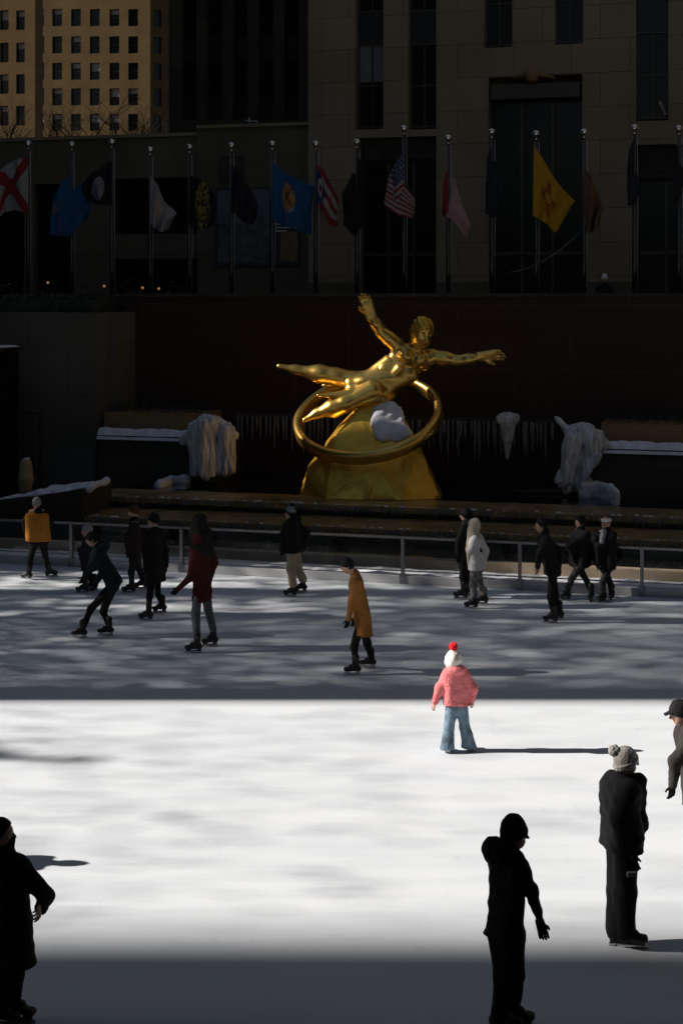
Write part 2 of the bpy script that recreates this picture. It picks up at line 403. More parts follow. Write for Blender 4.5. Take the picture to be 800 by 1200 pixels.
        if top.get('hood_up'):
            j.ell(hc-hf*.02*S+hu*.005*S, (.125*S, .115*S, .150*S), (hf, hl, hu)); j.ell(hc+hf*.13*S-hu*.01*S, (.09*S, .07*S, .105*S), (hf, hl, hu), k=.015, sub=True)
        for q0, q1, r0, r1 in top.get('blobs', []): j.cap(J(q0), J(q1), r0*S, r1*S)
        j.noise(top.get('fold', .009)*S, 13, (1,1,1), seed+3).noise(.0035*S, 33, (1,1,.8), seed+5)
        nrm = Vector(top.get('hemn', (0,0,-1))); j.cut(nrm, hem)
        jo = j.build('coat' if top.get('long') else 'jacket', M[top['mat']], root, h)
        if top.get('vest'):
            vv = SDF(.04); vv.slab(nk-up*.12*S, hi_+up*.04*S, l, (.125)*S, .10*S, (.112+w)*S, (.118+w)*S)
            for t_ in range(6):
                pass
            vv.noise(.006, 14, (1,1,1), 5).cut((0,0,-1), hi_-up*.0).build('vest', M[top['vest']], root, h)
    # skates
    for i in (0, 1):
        bm_, hold = (boots or ('rubber', 'holder'))
        g, d = gf[i], fd[i]; s_ = SDF(.025); lt = Vector((-d.y, d.x, 0))
        s_.cap(an[i]+up*.14*S, an[i], .056*S, .052*S); s_.cap(an[i]-up*.02*S, g+d*.02*S+up*.13*S, .05*S, .045*S)
        s_.slab(g-d*.10*S+up*.098*S, g+d*.115*S+up*.092*S, lt, .012*S, .018*S, .042*S, .034*S)
        s_.cut((0,0,-1), g+up*.066*S); s_.noise(.003, 30, (1,1,1), seed+i)
        bt = s_.build('skate', M[bm_], root, min(h, .012))
        mb = MB()
        def bx(c0, c1, hw, z0, z1):
            q = []
            for zz in (z0, z1):
                for aa, ww in ((c0,-hw),(c1,-hw),(c1,hw),(c0,hw)): q.append(g+d*aa*S+lt*ww*S+up*zz*S)
            mb.hexa(q)
        bx(-.13, .15, .003, .0, .03); mb.build('blade', M['blade'], bt)
        mb = MB(); bx(-.12, -.05, .012, .026, .072); bx(.04, .12, .012, .026, .072); bx(-.05, .04, .006, .024, .036); mb.build('blade_holder', M[hold], bt)
    # hair
    if hair:
        k_ = SDF(.03); hm = hair.get('mat', 'hair')
        k_.ell(hc+hu*.02*hr-hf*.006*hr, (.112*hr, .092*hr, .122*hr), (hf, hl, hu))
        k_.noise(.004, 40, (1.5,1.5,.3), seed)
        k_.cut(hf*.8-hu*.62, hc+hf*hair.get('front', .035)*hr)
        if hair.get('short'): k_.cut(-hu, hc-hu*.075*hr)
        k_.build('hair', M[hm], root, min(h, .012))
        if hair.get('long'):
            k_ = SDF(.04)
            for q0, q1, r0, r1 in hair['long']: k_.cap(J(q0), J(q1), r0*S, r1*S)
            k_.noise(.006, 45, (1.6,1.6,.25), seed).build('long_hair', M[hm], root, h)
    # hat
    if hat:
        t = SDF(.02); tall = hat.get('tall', .0); off = hat.get('brow', .018)
        t.ell(hc+hu*(.022+tall*.3)*hr-hf*.004*hr, (.115*hr*hat.get('wide', 1), .096*hr*hat.get('wide', 1), (.128+tall)*hr), (hf, hl, hu))
        if hat.get('cone'): t.cap(hc+hu*.0*hr, hc+hu*.115*hr, .10*hr*hat.get('wide', 1), .052*hr)
        cutn = -(hu*.93+hf*-.36); t.cut(cutn, hc+hf*.095*hr+hu*off*hr)
        t.noise(.003, 60, (1,1,1), 2)
        ho = t.build(hat.get('name', 'beanie'), M[hat['mat']], root, min(h, .012))
        if hat.get('fold'):
            t = SDF(.02); t.ell(hc+hu*.015*hr-hf*.004*hr, (.125*hr, .106*hr, .150*hr), (hf, hl, hu)); t.cut(cutn, hc+hf*.095*hr+hu*(off-.006)*hr)
            t.cut(-cutn, hc+hf*.095*hr+hu*(off+.055)*hr); t.noise(.003, 70, (1,1,.2), 4); t.build('cuff', M[hat['fold']], ho, min(h, .012))
        if hat.get('pom'):
            c = J(hat['pom'][0]); t = SDF(.01); t.ell(c, hat['pom'][1]*S); t.noise(.006, 80, (1,1,1), 3); t.build('pompom', M[hat['pom'][2]], ho, .009)
        if hat.get('bill'):
            t = SDF(.01); e0 = hc+hf*.09*hr+hu*.035*hr; t.slab(e0, e0+hf*.075*hr-hu*.012*hr, hl, .055*hr, .035*hr, .008*hr, .006*hr); t.build('bill', M[hat['mat']], ho, .007)
    if face:
        for s_ in (1, -1):
            mb = MB().ball(hc+hf*.083*hr+hl*.033*hr*s_+hu*.010*hr, .0115*hr); mb.build('eye', M['eye'], root, True)
    if extra: extra(root, dict(hc=hc, hf=hf, hl=hl, hu=hu, nk=nk, hi=hi_, f=f, l=l, up=up, J=J, S=S, wr=wr, el=el, gf=gf, h=h))
    return root

# ================================================================== camera, sun, sky
cam = bpy.data.cameras.new('camera'); co = bpy.data.objects.new('camera', cam); col.objects.link(co)
co.location = (0, 0, CH); co.rotation_euler = (R(90), 0, 0)
cam.sensor_fit = 'HORIZONTAL'; cam.sensor_width = 36; cam.lens = 36*F/800; cam.shift_y = -(600-HY)/800; cam.clip_end = 3000
sc.camera = co
ELEV = 30.0
w = bpy.data.worlds.new('World'); sc.world = w; w.use_nodes = True; nt = w.node_tree
sky = nt.nodes.new('ShaderNodeTexSky'); sky.sky_type = 'NISHITA'; sky.sun_disc = False
sky.sun_elevation = R(ELEV); sky.sun_rotation = R(-90)
nt.links.new(sky.outputs[0], nt.nodes['Background'].inputs[0]); nt.nodes['Background'].inputs[1].default_value = .05
sl = bpy.data.lights.new('sun', 'SUN'); so = bpy.data.objects.new('sun', sl); col.objects.link(so)
so.location = (-60, 0, 60); so.rotation_euler = Vector((math.cos(R(ELEV)), 0.0, -math.sin(R(ELEV)))).to_track_quat('-Z', 'Y').to_euler()
sl.energy = 5.0; sl.angle = R(.5); sl.color = (1., .91, .845)
sc.view_settings.view_transform = 'Standard'; sc.view_settings.look = 'None'; sc.view_settings.exposure = .55; sc.view_settings.gamma = 1
sc.render.engine = 'CYCLES'; sc.cycles.use_denoising = True; sc.cycles.max_bounces = 6; sc.cycles.diffuse_bounces = 3; sc.cycles.glossy_bounces = 3

# ================================================================== ground, rink, pool
UL, UR, VN, VF = -25.0, 17.0, 2.4, 43.6
ZN, ZF = 4.4, 5.0
def zs(v): return ZN+(ZF-ZN)*min(1, max(0, (v-VN)/(VF-VN)))
mb = MB(); B_ = 700
for q in (((-B_,-B_),(B_,-B_),(B_,VN),(-B_,VN)), ((-B_,VN),(UL,VN),(UL,VF),(-B_,VF)), ((UR,VN),(B_,VN),(B_,VF),(UR,VF)), ((-B_,VF),(B_,VF),(B_,B_),(-B_,B_))):
    mb.face([W(a, b, zs(b)) for a, b in q], [tuple(p) for p in q])
tag(mb.build('street', M['paving']), kind='structure')
ice_me = MB().face([W(UL+.1, VN+.1, 0), W(UR-.1, VN+.1, 0), W(UR-.1, 30.16, 0), W(UL+.1, 30.16, 0)]).build('ice', M['ice'])
tag(ice_me, kind='structure')
mb = MB().face([W(UL, VN, -.25), W(UR, VN, -.25), W(UR, VF, -.25), W(UL, VF, -.25)])
tag(mb.build('ground', M['dark_stone']), kind='structure')
t = empty('retaining_wall', W(0, VN, 0), 'stone retaining wall round the sunken rink below the street', 'wall')
mb = MB().lbox(UL-.5, UL, VN, VF-.6, -.25, 4.9).lbox(UR, UR+.5, VN, VF-.6, -.25, 4.9).lbox(UL, UR, VN-.5, VN, -.25, 4.38)
mb.build('wall', M['dark_stone'], t)

def wall(mb, u0, u1, z0, z1, v, dep, holes):
    """a wall slab with openings, cut into piers and bands"""
    us = sorted(set([u0, u1]+[x for h_ in holes for x in h_[:2] if u0 < x < u1])); 
    for a, b in zip(us[:-1], us[1:]):
        hs = sorted([(max(h_[2], z0), min(h_[3], z1)) for h_ in holes if h_[0] < (a+b)/2 < h_[1]]); z = z0
        for c, d in hs:
            if c > z+1e-4: mb.lbox(a, b, v, v+dep, z, c)
            z = max(z, d)
        if z < z1-1e-4: mb.lbox(a, b, v, v+dep, z, z1)
    return mb
def hole(v, x0, x1, y0, y1): return (U(x0, v), U(x1, v), Z(y1, (x0+x1)/2, v), Z(y0, (x0+x1)/2, v))
def window(parent, h, v, set_=.35, mull=1, rail=1, blind=0., fr='bronze', gl='glass_dark'):
    u0, u1, z0, z1 = h; t_ = .07
    m = MB().lbox(u0, u0+t_, v+set_-.06, v+set_+.02, z0, z1).lbox(u1-t_, u1, v+set_-.06, v+set_+.02, z0, z1)
    m.lbox(u0+t_, u1-t_, v+set_-.06, v+set_+.02, z0, z0+t_).lbox(u0+t_, u1-t_, v+set_-.06, v+set_+.02, z1-t_, z1)
    for i in range(mull):
        c = u0+(u1-u0)*(i+1)/(mull+1); m.lbox(c-.03, c+.03, v+set_-.05, v+set_+.02, z0+t_, z1-t_)
    for i in range(rail):
        c = z0+(z1-z0)*(i+1)/(rail+1); m.lbox(u0+t_, u1-t_, v+set_-.045, v+set_+.015, c-.03, c+.03)
    f_ = m.build('window', M[fr], parent)
    MB().lbox(u0, u1, v+set_+.025, v+set_+.05, z0, z1).build('pane', M[gl], f_)
    if blind: MB().lbox(u0+t_, u1-t_, v+set_+.016, v+set_+.022, z1-(z1-z0)*blind, z1-t_).build('blind', M['blind'], f_)
    return f_

# ---- back wall of the sunken plaza
VW = 43.0
t = empty('granite_wall', W(U(500, VW), VW, 0), 'dark red granite panel wall behind the gilded sculpture', 'wall')
mb = MB().lbox(U(138, VW), UR, VW, VW+.6, -.25, 5.93); mb.build('wall', M['granite'], t)
MB().lbox(U(138, VW), UR, VW-.08, VW+.68, 5.932, 6.04).build('coping', M['dark_stone'], t)
t = empty('side_wall', W(U(50, 40.6), 40.6, 0), 'tall grey stone wall with stepped corner left of the pool', 'wall')
MB().lbox(UL, U(112, 40.6), 40.6, 43.0, -.25, Z(366, 60, 40.6)).build('wall', M['grey_wall'], t)
MB().lbox(U(112, 40.6)+.002, U(137, 41.6), 41.6, 43.6, -.25, Z(366, 60, 40.6)-.003).build('return_wall', M['grey_wall'], t)
MB().lbox(UL, U(137, 41.6), 43.603, 44.1, 4.8, 6.0).build('parapet', M['dark_stone'], t)

# ---- pool and cascade steps
uA, uB = U(108, 36.1), UR
tag(MB().face([W(uA+.02, 37.55, .665), W(uB, 37.55, .665), W(uB, 42.95, .665), W(uA+.02, 42.95, .665)]).build('pool_water', M['water']), kind='structure')
tag(MB().face([W(uA, 32.25, .14), W(uB, 32.25, .14), W(uB, 34.35, .14), W(uA, 34.35, .14)]).build('basin_water', M['water']), kind='structure')
def cascade(name, label, v, vb, z, seed):
    t = empty(name, W(0, v, 0), label, 'cascade step'); r_ = random.Random(seed)
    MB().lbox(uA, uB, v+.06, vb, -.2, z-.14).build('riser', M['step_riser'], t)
    m = MB(); u = uA
    while u < uB:                                   # rim of separate worn stones
        d = r_.uniform(1.1, 1.6); e = min(u+d, uB); j = r_.uniform(-.008, .008); m.lbox(u, e-.006, v-.04+j, vb+.02, z-.14, z+j*.6); u = e
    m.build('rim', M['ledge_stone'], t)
    m = MB(); u = uA+.05
    while u < uB:
        ln = abs(r_.gauss(.09, .07))+.02; rr = r_.uniform(.012, .034)
        if r_.random() < .8: m.tube([W(u, v-.05, z-.02), W(u, v-.06, z-.06-ln*.5), W(u, v-.055, z-.08-ln)], [rr, rr*.8, .004], 5)
        u += r_.uniform(.05, .12)
    fr = m.build('ice_fringe', M['icicle'], t, True); fr['kind'] = 'stuff'
    m = MB(); u = uA+.2
    while u < uB:
        m.ball(W(u, v+r_.uniform(-.02, .1), z+.01), r_.uniform(.015, .05), 6, 4, (1.4,1,.6)); u += abs(r_.gauss(.22, .2))+.03
    fr = m.build('ice_crumbs', M['snow'], t, True); fr['kind'] = 'stuff'
cascade('cascade_step', 'upper wet stone cascade step fringed with icicles below the sculpture', 36.1, 37.6, .72, 3)
cascade('cascade_step', 'lower wet stone cascade step just above the dark basin', 34.4, 36.15, .44, 4)
MB_ = MB().lbox(uA-9, uB, 31.95, 32.25, -.2, .20)
tag(MB_.build('basin_kerb', M['tan_kerb']), 'low tan stone kerb between the snow strip and the basin', 'kerb')
# snow lying between railing and kerb
def heightfield(name, u0, u1, v0, v1, nu, nv, zf, m_):
    m = MB()
    for j in range(nv+1):
        for i in range(nu+1):
            a, b = u0+(u1-u0)*i/nu, v0+(v1-v0)*j/nv; m.v.append(tuple(W(a, b, zf(a, b, i/nu, j/nv))))
    for j in range(nv):
        for i in range(nu):
            q = (j*(nu+1)+i, j*(nu+1)+i+1, (j+1)*(nu+1)+i+1, (j+1)*(nu+1)+i); m.f.append(q); m.uv.append([(0,0)]*4)
    return m.build(name, m_, None, True)
def wob(u, s=0): return math.sin(u*3.1+s)*.4+math.sin(u*7.3+s*2)*.3+math.sin(u*13.7+s*3)*.2+math.sin(u*29+s)*.1
tag(heightfield('snow_strip', U(-60, 31), U(860, 31), 30.34, 31.93, 700, 14,
    lambda u, v, a, b: .02+.13*math.sin(math.pi*min(1, b*1.15+.12))*(1+.35*wob(u*.8, 1)+.15*wob(u*2.3+b*4, 2))-(.12 if b == 0 or b == 1 else 0), M['snow']),
    'bank of white snow heaped along the railing beside the ice', 'snow', kind='thing')
# ---- railing along the ice
VR = 30.22
t = empty('rink_railing', W(0, VR, 0), 'low steel and glass railing along the far edge of the ice', 'railing')
MB().lbox(U(-80, VR), UR-.2, VR-.05, VR+.05, 0, .17).build('kick_board', M['board'], t)
MB().lbox(U(-80, VR), UR-.2, VR-.025, VR+.025, .93, .98).build('top_rail', M['steel'], t)
MB().lbox(U(-80, VR), UR-.2, VR-.015, VR+.015, .255, .275).build('bottom_rail', M['steel'], t)
gl = bpy.data.materials.new('rail_glass'); gl.use_nodes = True; n_ = gl.node_tree.nodes; p_ = n_['Principled BSDF']
tr = n_.new('ShaderNodeBsdfTransparent'); tr.inputs[0].default_value = (.90,.92,.91,1); gs = n_.new('ShaderNodeBsdfGlossy'); gs.inputs['Roughness'].default_value = .08
mx = n_.new('ShaderNodeMixShader'); fr_ = n_.new('ShaderNodeFresnel'); fr_.inputs[0].default_value = 1.3
gl.node_tree.links.new(fr_.outputs[0], mx.inputs[0]); gl.node_tree.links.new(tr.outputs[0], mx.inputs[1]); gl.node_tree.links.new(gs.outputs[0], mx.inputs[2]); gl.node_tree.links.new(mx.outputs[0], n_['Material Output'].inputs[0])
PX = [-58, 84, 213, 343, 472, 609, 752, 895]
for i, x in enumerate(PX):
    c = U(x, VR); MB().lbox(c-.035, c+.035, VR-.052, VR+.052, .17, .955).lbox(c-.06, c+.06, VR-.07, VR+.07, .0, .19).build('post', M['steel'], t)
for x0, x1 in zip(PX[:-1], PX[1:]):
    MB().lbox(U(x0, VR)+.06, U(x1, VR)-.06, VR-.006, VR+.006, .28, .925).build('glass_panel', gl, t)

# ---- ledges, boxes, ice masses either side
def ledge(px0, px1, side, label_l, label_b, label_s):
    u0, u1 = U(px0, 39.9), U(px1, 39.9)
    t = tag(MB().lbox(u0, u1, 39.9, 43.0, -.2, 1.80).lbox(u0-.04, u1+.04, 39.84, 40.2, 1.803, 1.93).build('stone_ledge', M['dark_stone']), label_l, 'ledge')
    b0, b1 = U(px0+(6 if side < 0 else 14), 40.9), U(px1-(10 if side < 0 else 0), 40.9)
    b = empty('planter_box', W(b0, 40.9, 1.93), label_b, 'planter')
    MB().lbox(b0, b1, 40.9, 42.6, 1.80, 2.50).build('box', M['wood_box'], b)
    m = MB(); r_ = random.Random(px0)
    for k in range(150):
        p = W(r_.uniform(b0+.1, b1-.1), r_.uniform(41, 42.5), 2.5); q = p+Vector((r_.uniform(-.2, .2), r_.uniform(-.15, .15), r_.uniform(.08, .32)))
        m.tube([p, q], [.008, .004], 4)
        for z_ in range(3):
            o = p.lerp(q, r_.uniform(.4, 1)); d = Vector((r_.uniform(-1, 1), r_.uniform(-1, 1), r_.uniform(-.3, 1)))*.07; e = Vector((r_.uniform(-1, 1), r_.uniform(-1, 1), 0))*.04
            m.face([o, o+d*.5+e, o+d, o+d*.5-e])
    m.build('foliage', M['leaf'], b)
    tag(heightfield('snow_layer', u0-.05, u1+.05, 39.80, 40.88, 160, 8,
        lambda u, v, a, c: 1.934+(0 if c in (0, 1) or a in (0, 1) else .07+.09*math.sin(math.pi*min(c+.2, 1))*(1.2+.4*wob(u*1.3, side)))-(.12 if c == 0 else 0), M['snow']), label_s, 'snow', kind='thing')
ledge(116, 246, -1, 'dark stone ledge on the left of the pool under a layer of snow', 'brown wooden planter box on the left snowy ledge', 'layer of snow along the left stone ledge')
ledge(690, 860, 1, 'dark stone ledge on the right of the pool under a layer of snow', 'brown wooden planter box on the right snowy ledge', 'layer of snow along the right stone ledge')
def ice_mass(px0, px1, py0, py1, v, seed, label, n=34, lean=0., top=None):
    r_ = random.Random(seed); t = SDF(.09); Yc = YV((px0+px1)/2, v); k = Yc/F
    for i in range(n):
        x = px0+(px1-px0)*(i+.5)/n+r_.uniform(-2, 2); q = (x-px0)/(px1-px0); arch = math.sin(math.pi*min(max(q, 0), 1))**.5
        y0 = py0+(1-arch)*(py1-py0)*.4+r_.uniform(-2, 3); y1 = py1-r_.uniform(0, 1)*(py1-py0)*.18; d = r_.uniform(-.35, .25)
        y1 -= (1-arch)*(py1-py0)*.12; a, b = P(x+lean, y0, Yc+d), P(x+r_.uniform(-1.5, 1.5), y1, Yc+d-.05); t.cap(a, b, r_.uniform(.10, .19), r_.uniform(.03, .09))
    t.cap(P(px0+6+lean, py0+6, Yc+.1), P(px1-8+lean, py0+9, Yc+.1), .22, .18)
    for x0, y0, x1, y1, ra, rb in top or []: t.cap(P(x0, y0, Yc), P(x1, y1, Yc+.1), ra, rb)
    t.noise(.03, 9, (1,1,.22), seed).noise(.03, 20, (1,1,.16), seed+1).noise(.012, 42, (1,1,.25), seed+2)
    me = t.mesh('frozen_overflow', .03)
    return tag(link('frozen_overflow', me, M['rime'], None, True), label, 'ice')
ice_mass(224, 274, 496, 561, 39.7, 5, 'mass of frozen overflow ice at the end of the left ledge', top=[(236, 503, 214, 516, .22, .10), (240, 498, 262, 506, .28, .2)])
ice_mass(654, 688, 505, 575, 39.6, 6, 'mass of frozen overflow ice at the end of the right ledge', 28, 12, [(682, 510, 716, 525, .30, .12), (676, 507, 698, 514, .26, .24), (664, 572, 690, 566, .12, .10)])
t = SDF(.12)                                          # tongue of ice that leans off the right ledge
Yc = YV(660, 39.6)
t.cap(P(651, 489, Yc+.2), P(668, 507, Yc), .07, .12).cap(P(668, 507, Yc), P(684, 518, Yc), .13, .2).noise(.02, 8, (1,1,1), 3)
tag(t.build('ice_spur', M['rime'], None, .03), 'small spur of ice poking up beside the right ledge', 'ice')
def snow_patch(pts, z, label):
    c = [P(x, y, (CH-z)*F/(y-HY)) for x, y in pts]; n = len(c); t = SDF(.1)
    for a, b in zip(c[:-1], c[1:]): t.cap((a.x, a.y, z), (b.x, b.y, z), .10, .085)
    for a, b in zip(c[:-1], c[1:]): t.cap((a.x, a.y+.05, z-.14), (b.x, b.y+.05, z-.14), .13, .11); t.cap((a.x, a.y+.06, z-.3), (b.x, b.y+.06, z-.3), .13, .11)
    t.cut((0,0,-1), (0,0,.6)).noise(.018, 5, (1,1,1), 2).noise(.01, 14, (1,1,1), 5)
    tag(t.build('snow_patch', M['snow'], None, .035), label, 'snow')
snow_patch([(186, 566), (200, 561), (215, 560), (224, 559)], .78, 'small wedge of snow in front of the left ice mass')
snow_patch([(684, 570), (700, 568), (714, 571), (722, 577)], .98, 'curved patch of snow in front of the right ice mass')
# frozen spouts along the back wall
t = empty('spout_ledge', W(U(480, 42.6), 42.6, 2.2), 'dark ledge on the granite wall hung with a long row of icicles', 'ledge')
MB().lbox(U(276, 42.6), U(655, 42.6), 42.55, 43.0, 2.28, 2.42).build('shelf', M['dark_stone'], t)
mbase = []
for k in range(6):
    r_ = random.Random(k); ln = .62+.09*k; w0 = .035+.007*k
    pts = [(r_.uniform(-.015, .015), r_.uniform(-.015, .015), -ln*j/5) for j in range(6)]; pts[0] = (0, 0, .04)
    mbase.append(MB().tube(pts, [w0*.8, w0*1.15, w0*.9, w0*.8, w0*.45, .006], 7).mesh('icicle'))
for k in range(72):
    x = 280+(650-280)*k/71+rnd.uniform(-2, 2); c = W(U(x, 42.5), 42.48, 2.33)
    o = bpy.data.objects.new('icicle', mbase[rnd.randrange(6)]); col.objects.link(o)
    if not o.data.materials: o.data.materials.append(M['icicle'])
    o.parent = t; o.location = c-t.location; o.scale = (rnd.uniform(.5, 1.15),)*2+(rnd.uniform(.7, 1.25),); o.rotation_euler = (0, 0, rnd.uniform(0, 6))
t = SDF(.1); Yc = YV(595, 42.3)
t.cap(P(587, 490, Yc), P(604, 490, Yc), .14, .14).cap(P(595, 494, Yc), P(595, 512, Yc), .26, .15).cap(P(595, 512, Yc), P(594, 537, Yc), .13, .05).noise(.02, 10, (1,1,.4), 2)
tag(t.build('frozen_spout', M['rime'], None, .03), 'large frozen spout shaped like a funnel among the row of icicles', 'ice')

# ---- left side: booth, post, sack, snow bank
t = empty('booth', W(U(0, 36.4), 36.4, 0), 'dark ribbed booth with snow on its roof at the left edge', 'booth')
ub = U(22, 38.6); zb = Z(406, 22, 38.6)
m = MB().lbox(ub-4, ub, 36.4, 38.6, -.2, zb-.1)
m.build('cabin', M['black_metal'], t)
m = MB()
for k in range(12): m.lbox(ub+.002, ub+.04, 36.45+k*.18, 36.52+k*.18, .9, zb-.15)
m.build('ribs', M['black_metal'], t)
MB().lbox(ub-4.1, ub+.08, 36.3, 38.7, zb-.1, zb).build('roof', M['bronze'], t)
tag(heightfield('snow_layer', ub-4, ub+.05, 36.33, 38.6, 40, 12, lambda u, v, a, b: zb+.004+(0 if b in (0, 1) or a == 1 else .05+.02*wob(u*2+v)), M['snow']), 'thin snow on the roof of the dark booth', 'snow', kind='thing')
t = empty('gate_post', W(U(46, 37.2), 37.2, 0), 'slim dark post and bar beside the booth', 'post')
MB().lbox(U(45, 37.2), U(48, 37.2), 37.2, 37.3, -.2, Z(482, 46, 37.2)).build('post', M['bronze'], t)
MB().lbox(U(23, 37.2), U(45, 37.2)-.002, 37.21, 37.27, Z(486, 40, 37.2), Z(482, 40, 37.2)).build('bar', M['bronze'], t)
t = SDF(.08); Yc = YV(30, 36.9); c = P(31, 585, Yc)
t.cap(P(30, 545, Yc), P(30, 562, Yc), .17, .19).cap(P(30, 562, Yc), P(29, 588, Yc), .19, .12).noise(.015, 9, (1,1,.5), 4)
sk = t.build('canvas_sack', M['canvas'], None, .025); tag(sk, 'tan canvas sack standing between booth and post', 'sack')
t = SDF(.03); t.cap(P(29, 540, Yc), P(33, 538, Yc), .07, .05).noise(.01, 20, (1,1,1), 1); t.build('knot', M['snow'], sk, .02)
ul0, ul1 = U(-80, 34.6), U(106, 34.6)
def slope(u): return .38+.78*max(0, min(1, (u-U(-20, 34.6))/(ul1-U(-20, 34.6))))
m = MB(); q = [(ul0,34.2),(ul1-.05,34.2),(ul1-.05,36.0),(ul0,36.0)]
m.hexa([W(a_, b_, -.2) for a_, b_ in q]+[W(a_, b_, slope(a_)) for a_, b_ in q])
tag(m.build('low_wall', M['dark_stone']), 'low dark sloping wall carrying a snow bank at the left', 'wall')
t = SDF(.2)
for k in range(16):
    a_ = U(-60, 34.6)+(ul1-U(-60, 34.6))*k/15; b_ = 35.0+.1*math.sin(k*1.9); r_ = (.17+.05*math.sin(k*2.7))*(1 if k < 12 else .8-.12*(k-12))
    t.cap(W(a_, b_-.5, slope(a_)-.02), W(a_+.1, b_+.4, slope(a_)+.05), r_, r_)
t.noise(.03, 5, (1,1,1), 8).noise(.012, 13, (1,1,1), 4)
tag(t.build('snow_bank', M['snow'], None, .03), 'sloping bank of snow on the low wall at the left', 'snow')

# ================================================================== street level beyond the wall
VB = 60.0
main_holes = [hole(VB, 416, 449, -2000, 151), hole(VB, 478, 511, -2000, 151), hole(VB, 567, 600, -2000, 55), hole(VB, 650, 683, -2000, 51), hole(VB, 745, 783, -2000, 141),
              hole(VB, 420, 511, 160, 400), hole(VB, 572, 682, 88, 400), hole(VB, 745, 850, 168, 400)]
t = empty('limestone_tower', W(U(580, VB), VB, 5), 'huge limestone tower with dark doorways and tall window strips behind the flags', 'building')
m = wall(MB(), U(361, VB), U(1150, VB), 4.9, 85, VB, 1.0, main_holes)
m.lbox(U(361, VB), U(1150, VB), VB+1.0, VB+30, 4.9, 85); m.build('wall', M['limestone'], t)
for a_, b_ in ((512, 571), (683, 744), (361, 419)): MB().lbox(U(a_, VB), U(b_, VB), VB-.25, VB-.003, 4.9, 6.5).build('plinth', M['wing_stone'], t)
st = 3.7
for h_ in main_holes[:5]:
    z = h_[2]; n = 0
    while z < 26:
        wz = (h_[0], h_[1], z+1.25 if n else z+.12, z+st-.1)
        window(t, wz, VB, .55, 1, 1, blind=(.45 if (n+int(h_[0])) % 3 == 0 else 0))
        if n: MB().lbox(h_[0], h_[1], VB+.5, VB+.62, z-.1, z+1.25).build('spandrel', M['black_metal'], t)
        z += st; n += 1
    MB().lbox(h_[0], h_[1], VB+.5, VB+.62, z, 85).build('spandrel', M['black_metal'], t)
def doorway(h_, lint, label=None):
    u0, u1, z0, z1 = h_; d = MB()
    for k in range(4):
        c = u0+(u1-u0)*k/3; d.lbox(c-.06, c+.06, VB+.72, VB+.84, 4.9, z1-lint)
    d.lbox(u0, u1, VB+.72, VB+.84, 7.6, 7.75)
    f_ = d.build('doorway', M['bronze'], t)
    MB().lbox(u0, u1, VB+.85, VB+.9, 4.9, z1-lint).build('pane', M['glass_dark'], f_)
    return f_
d1 = doorway(main_holes[5], .95); d2 = doorway(main_holes[6], .3); d3 = doorway(main_holes[7], 1.4)
def relief(h_, hgt, seed, name='relief_panel'):
    r_ = random.Random(seed); u0, u1, z0, z1 = h_; S_ = SDF(.05)
    S_.slab(W((u0+u1)/2, VB+.55, z1-hgt+.06), W((u0+u1)/2, VB+.55, z1-.06), (CN, -SN, 0), (u1-u0)/2-.12, (u1-u0)/2-.12, .10, .10)
    n = int((u1-u0)/.42)
    for k in range(n):
        c = W(u0+(u1-u0)*(k+.5)/n, VB+.42, z1-hgt*r_.uniform(.35, .65)); a = r_.uniform(-1.2, 1.2); dv = W(math.cos(a)*.22, 0, math.sin(a)*.26)
        S_.cap(c-dv, c+dv, .11, .06)
    S_.build(name, M['wing_stone'], t, .045)
relief(main_holes[5], .88, 2); relief(main_holes[7], 1.32, 5)
MB().lbox(main_holes[6][0]+.1, main_holes[6][1]-.1, VB+.05, VB+.7, main_holes[6][3]-.9, main_holes[6][3]-.3).build('canopy', M['bronze'], t)
o = MB().ball(W(U(624, VB), VB-.15, Z(88, 624, VB)), .32, 12, 8, (1,.6,1)).tube([W(U(600, VB), VB-.08, Z(91, 600, VB)), W(U(624, VB), VB-.2, Z(86, 624, VB)), W(U(650, VB), VB-.08, Z(91, 650, VB))], [.05, .12, .05], 8)
o.build('ornament', M['wood_box'], t, True)
MB().tube([W(U(772, VB), VB+.3, Z(117, 772, VB)), W(U(779, VB), VB+.3, Z(133, 779, VB))], .07, 6).build('glazing_bar', M['tan_kerb'], t)

VL = 60.8                                             # low wing at the left
wing_holes = [hole(VL, 132, 232, 208, 274), hole(VL, 132, 232, 303, 400), hole(VL, 40, 84, 215, 400), hole(VL, -35, 28, 215, 400)]
t = empty('low_wing', W(U(180, VL), VL, 5), 'low dim stone wing with shop windows left of the tower', 'building')
zA, zB = Z(162, 120, VL), Z(150, 300, VL)
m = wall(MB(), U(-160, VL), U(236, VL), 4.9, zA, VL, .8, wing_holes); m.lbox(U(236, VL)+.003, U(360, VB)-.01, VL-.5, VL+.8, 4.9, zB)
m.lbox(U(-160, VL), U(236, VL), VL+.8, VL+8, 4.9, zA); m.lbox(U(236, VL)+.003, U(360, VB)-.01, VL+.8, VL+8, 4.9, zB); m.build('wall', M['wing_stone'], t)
MB().lbox(U(-160, VL), U(236, VL), VL-.12, VL+.9, zA+.002, zA+.14).lbox(U(236, VL)+.004, U(360, VB)-.012, VL-.62, VL+.9, zB+.002, zB+.14).build('coping', M['limestone'], t)
for h_, n in zip(wing_holes, (5, 5, 2, 3)): window(t, h_, VL, .4, n, 1, fr='black_metal')
MB().lbox(U(262, VL), U(291, VL), VL-.58, VL-.503, Z(214, 280, VL-.5), Z(182, 280, VL-.5)).build('stone_panel', M['dark_stone'], t)
VT = 84.0
t = empty('shadowed_tower', W(U(280, VT), VT, 5), 'shadowed dark tower rising behind the low wing', 'building')
hs = [hole(VT, x, x+17, -1500, 140) for x in (213, 243, 273, 303, 333)]
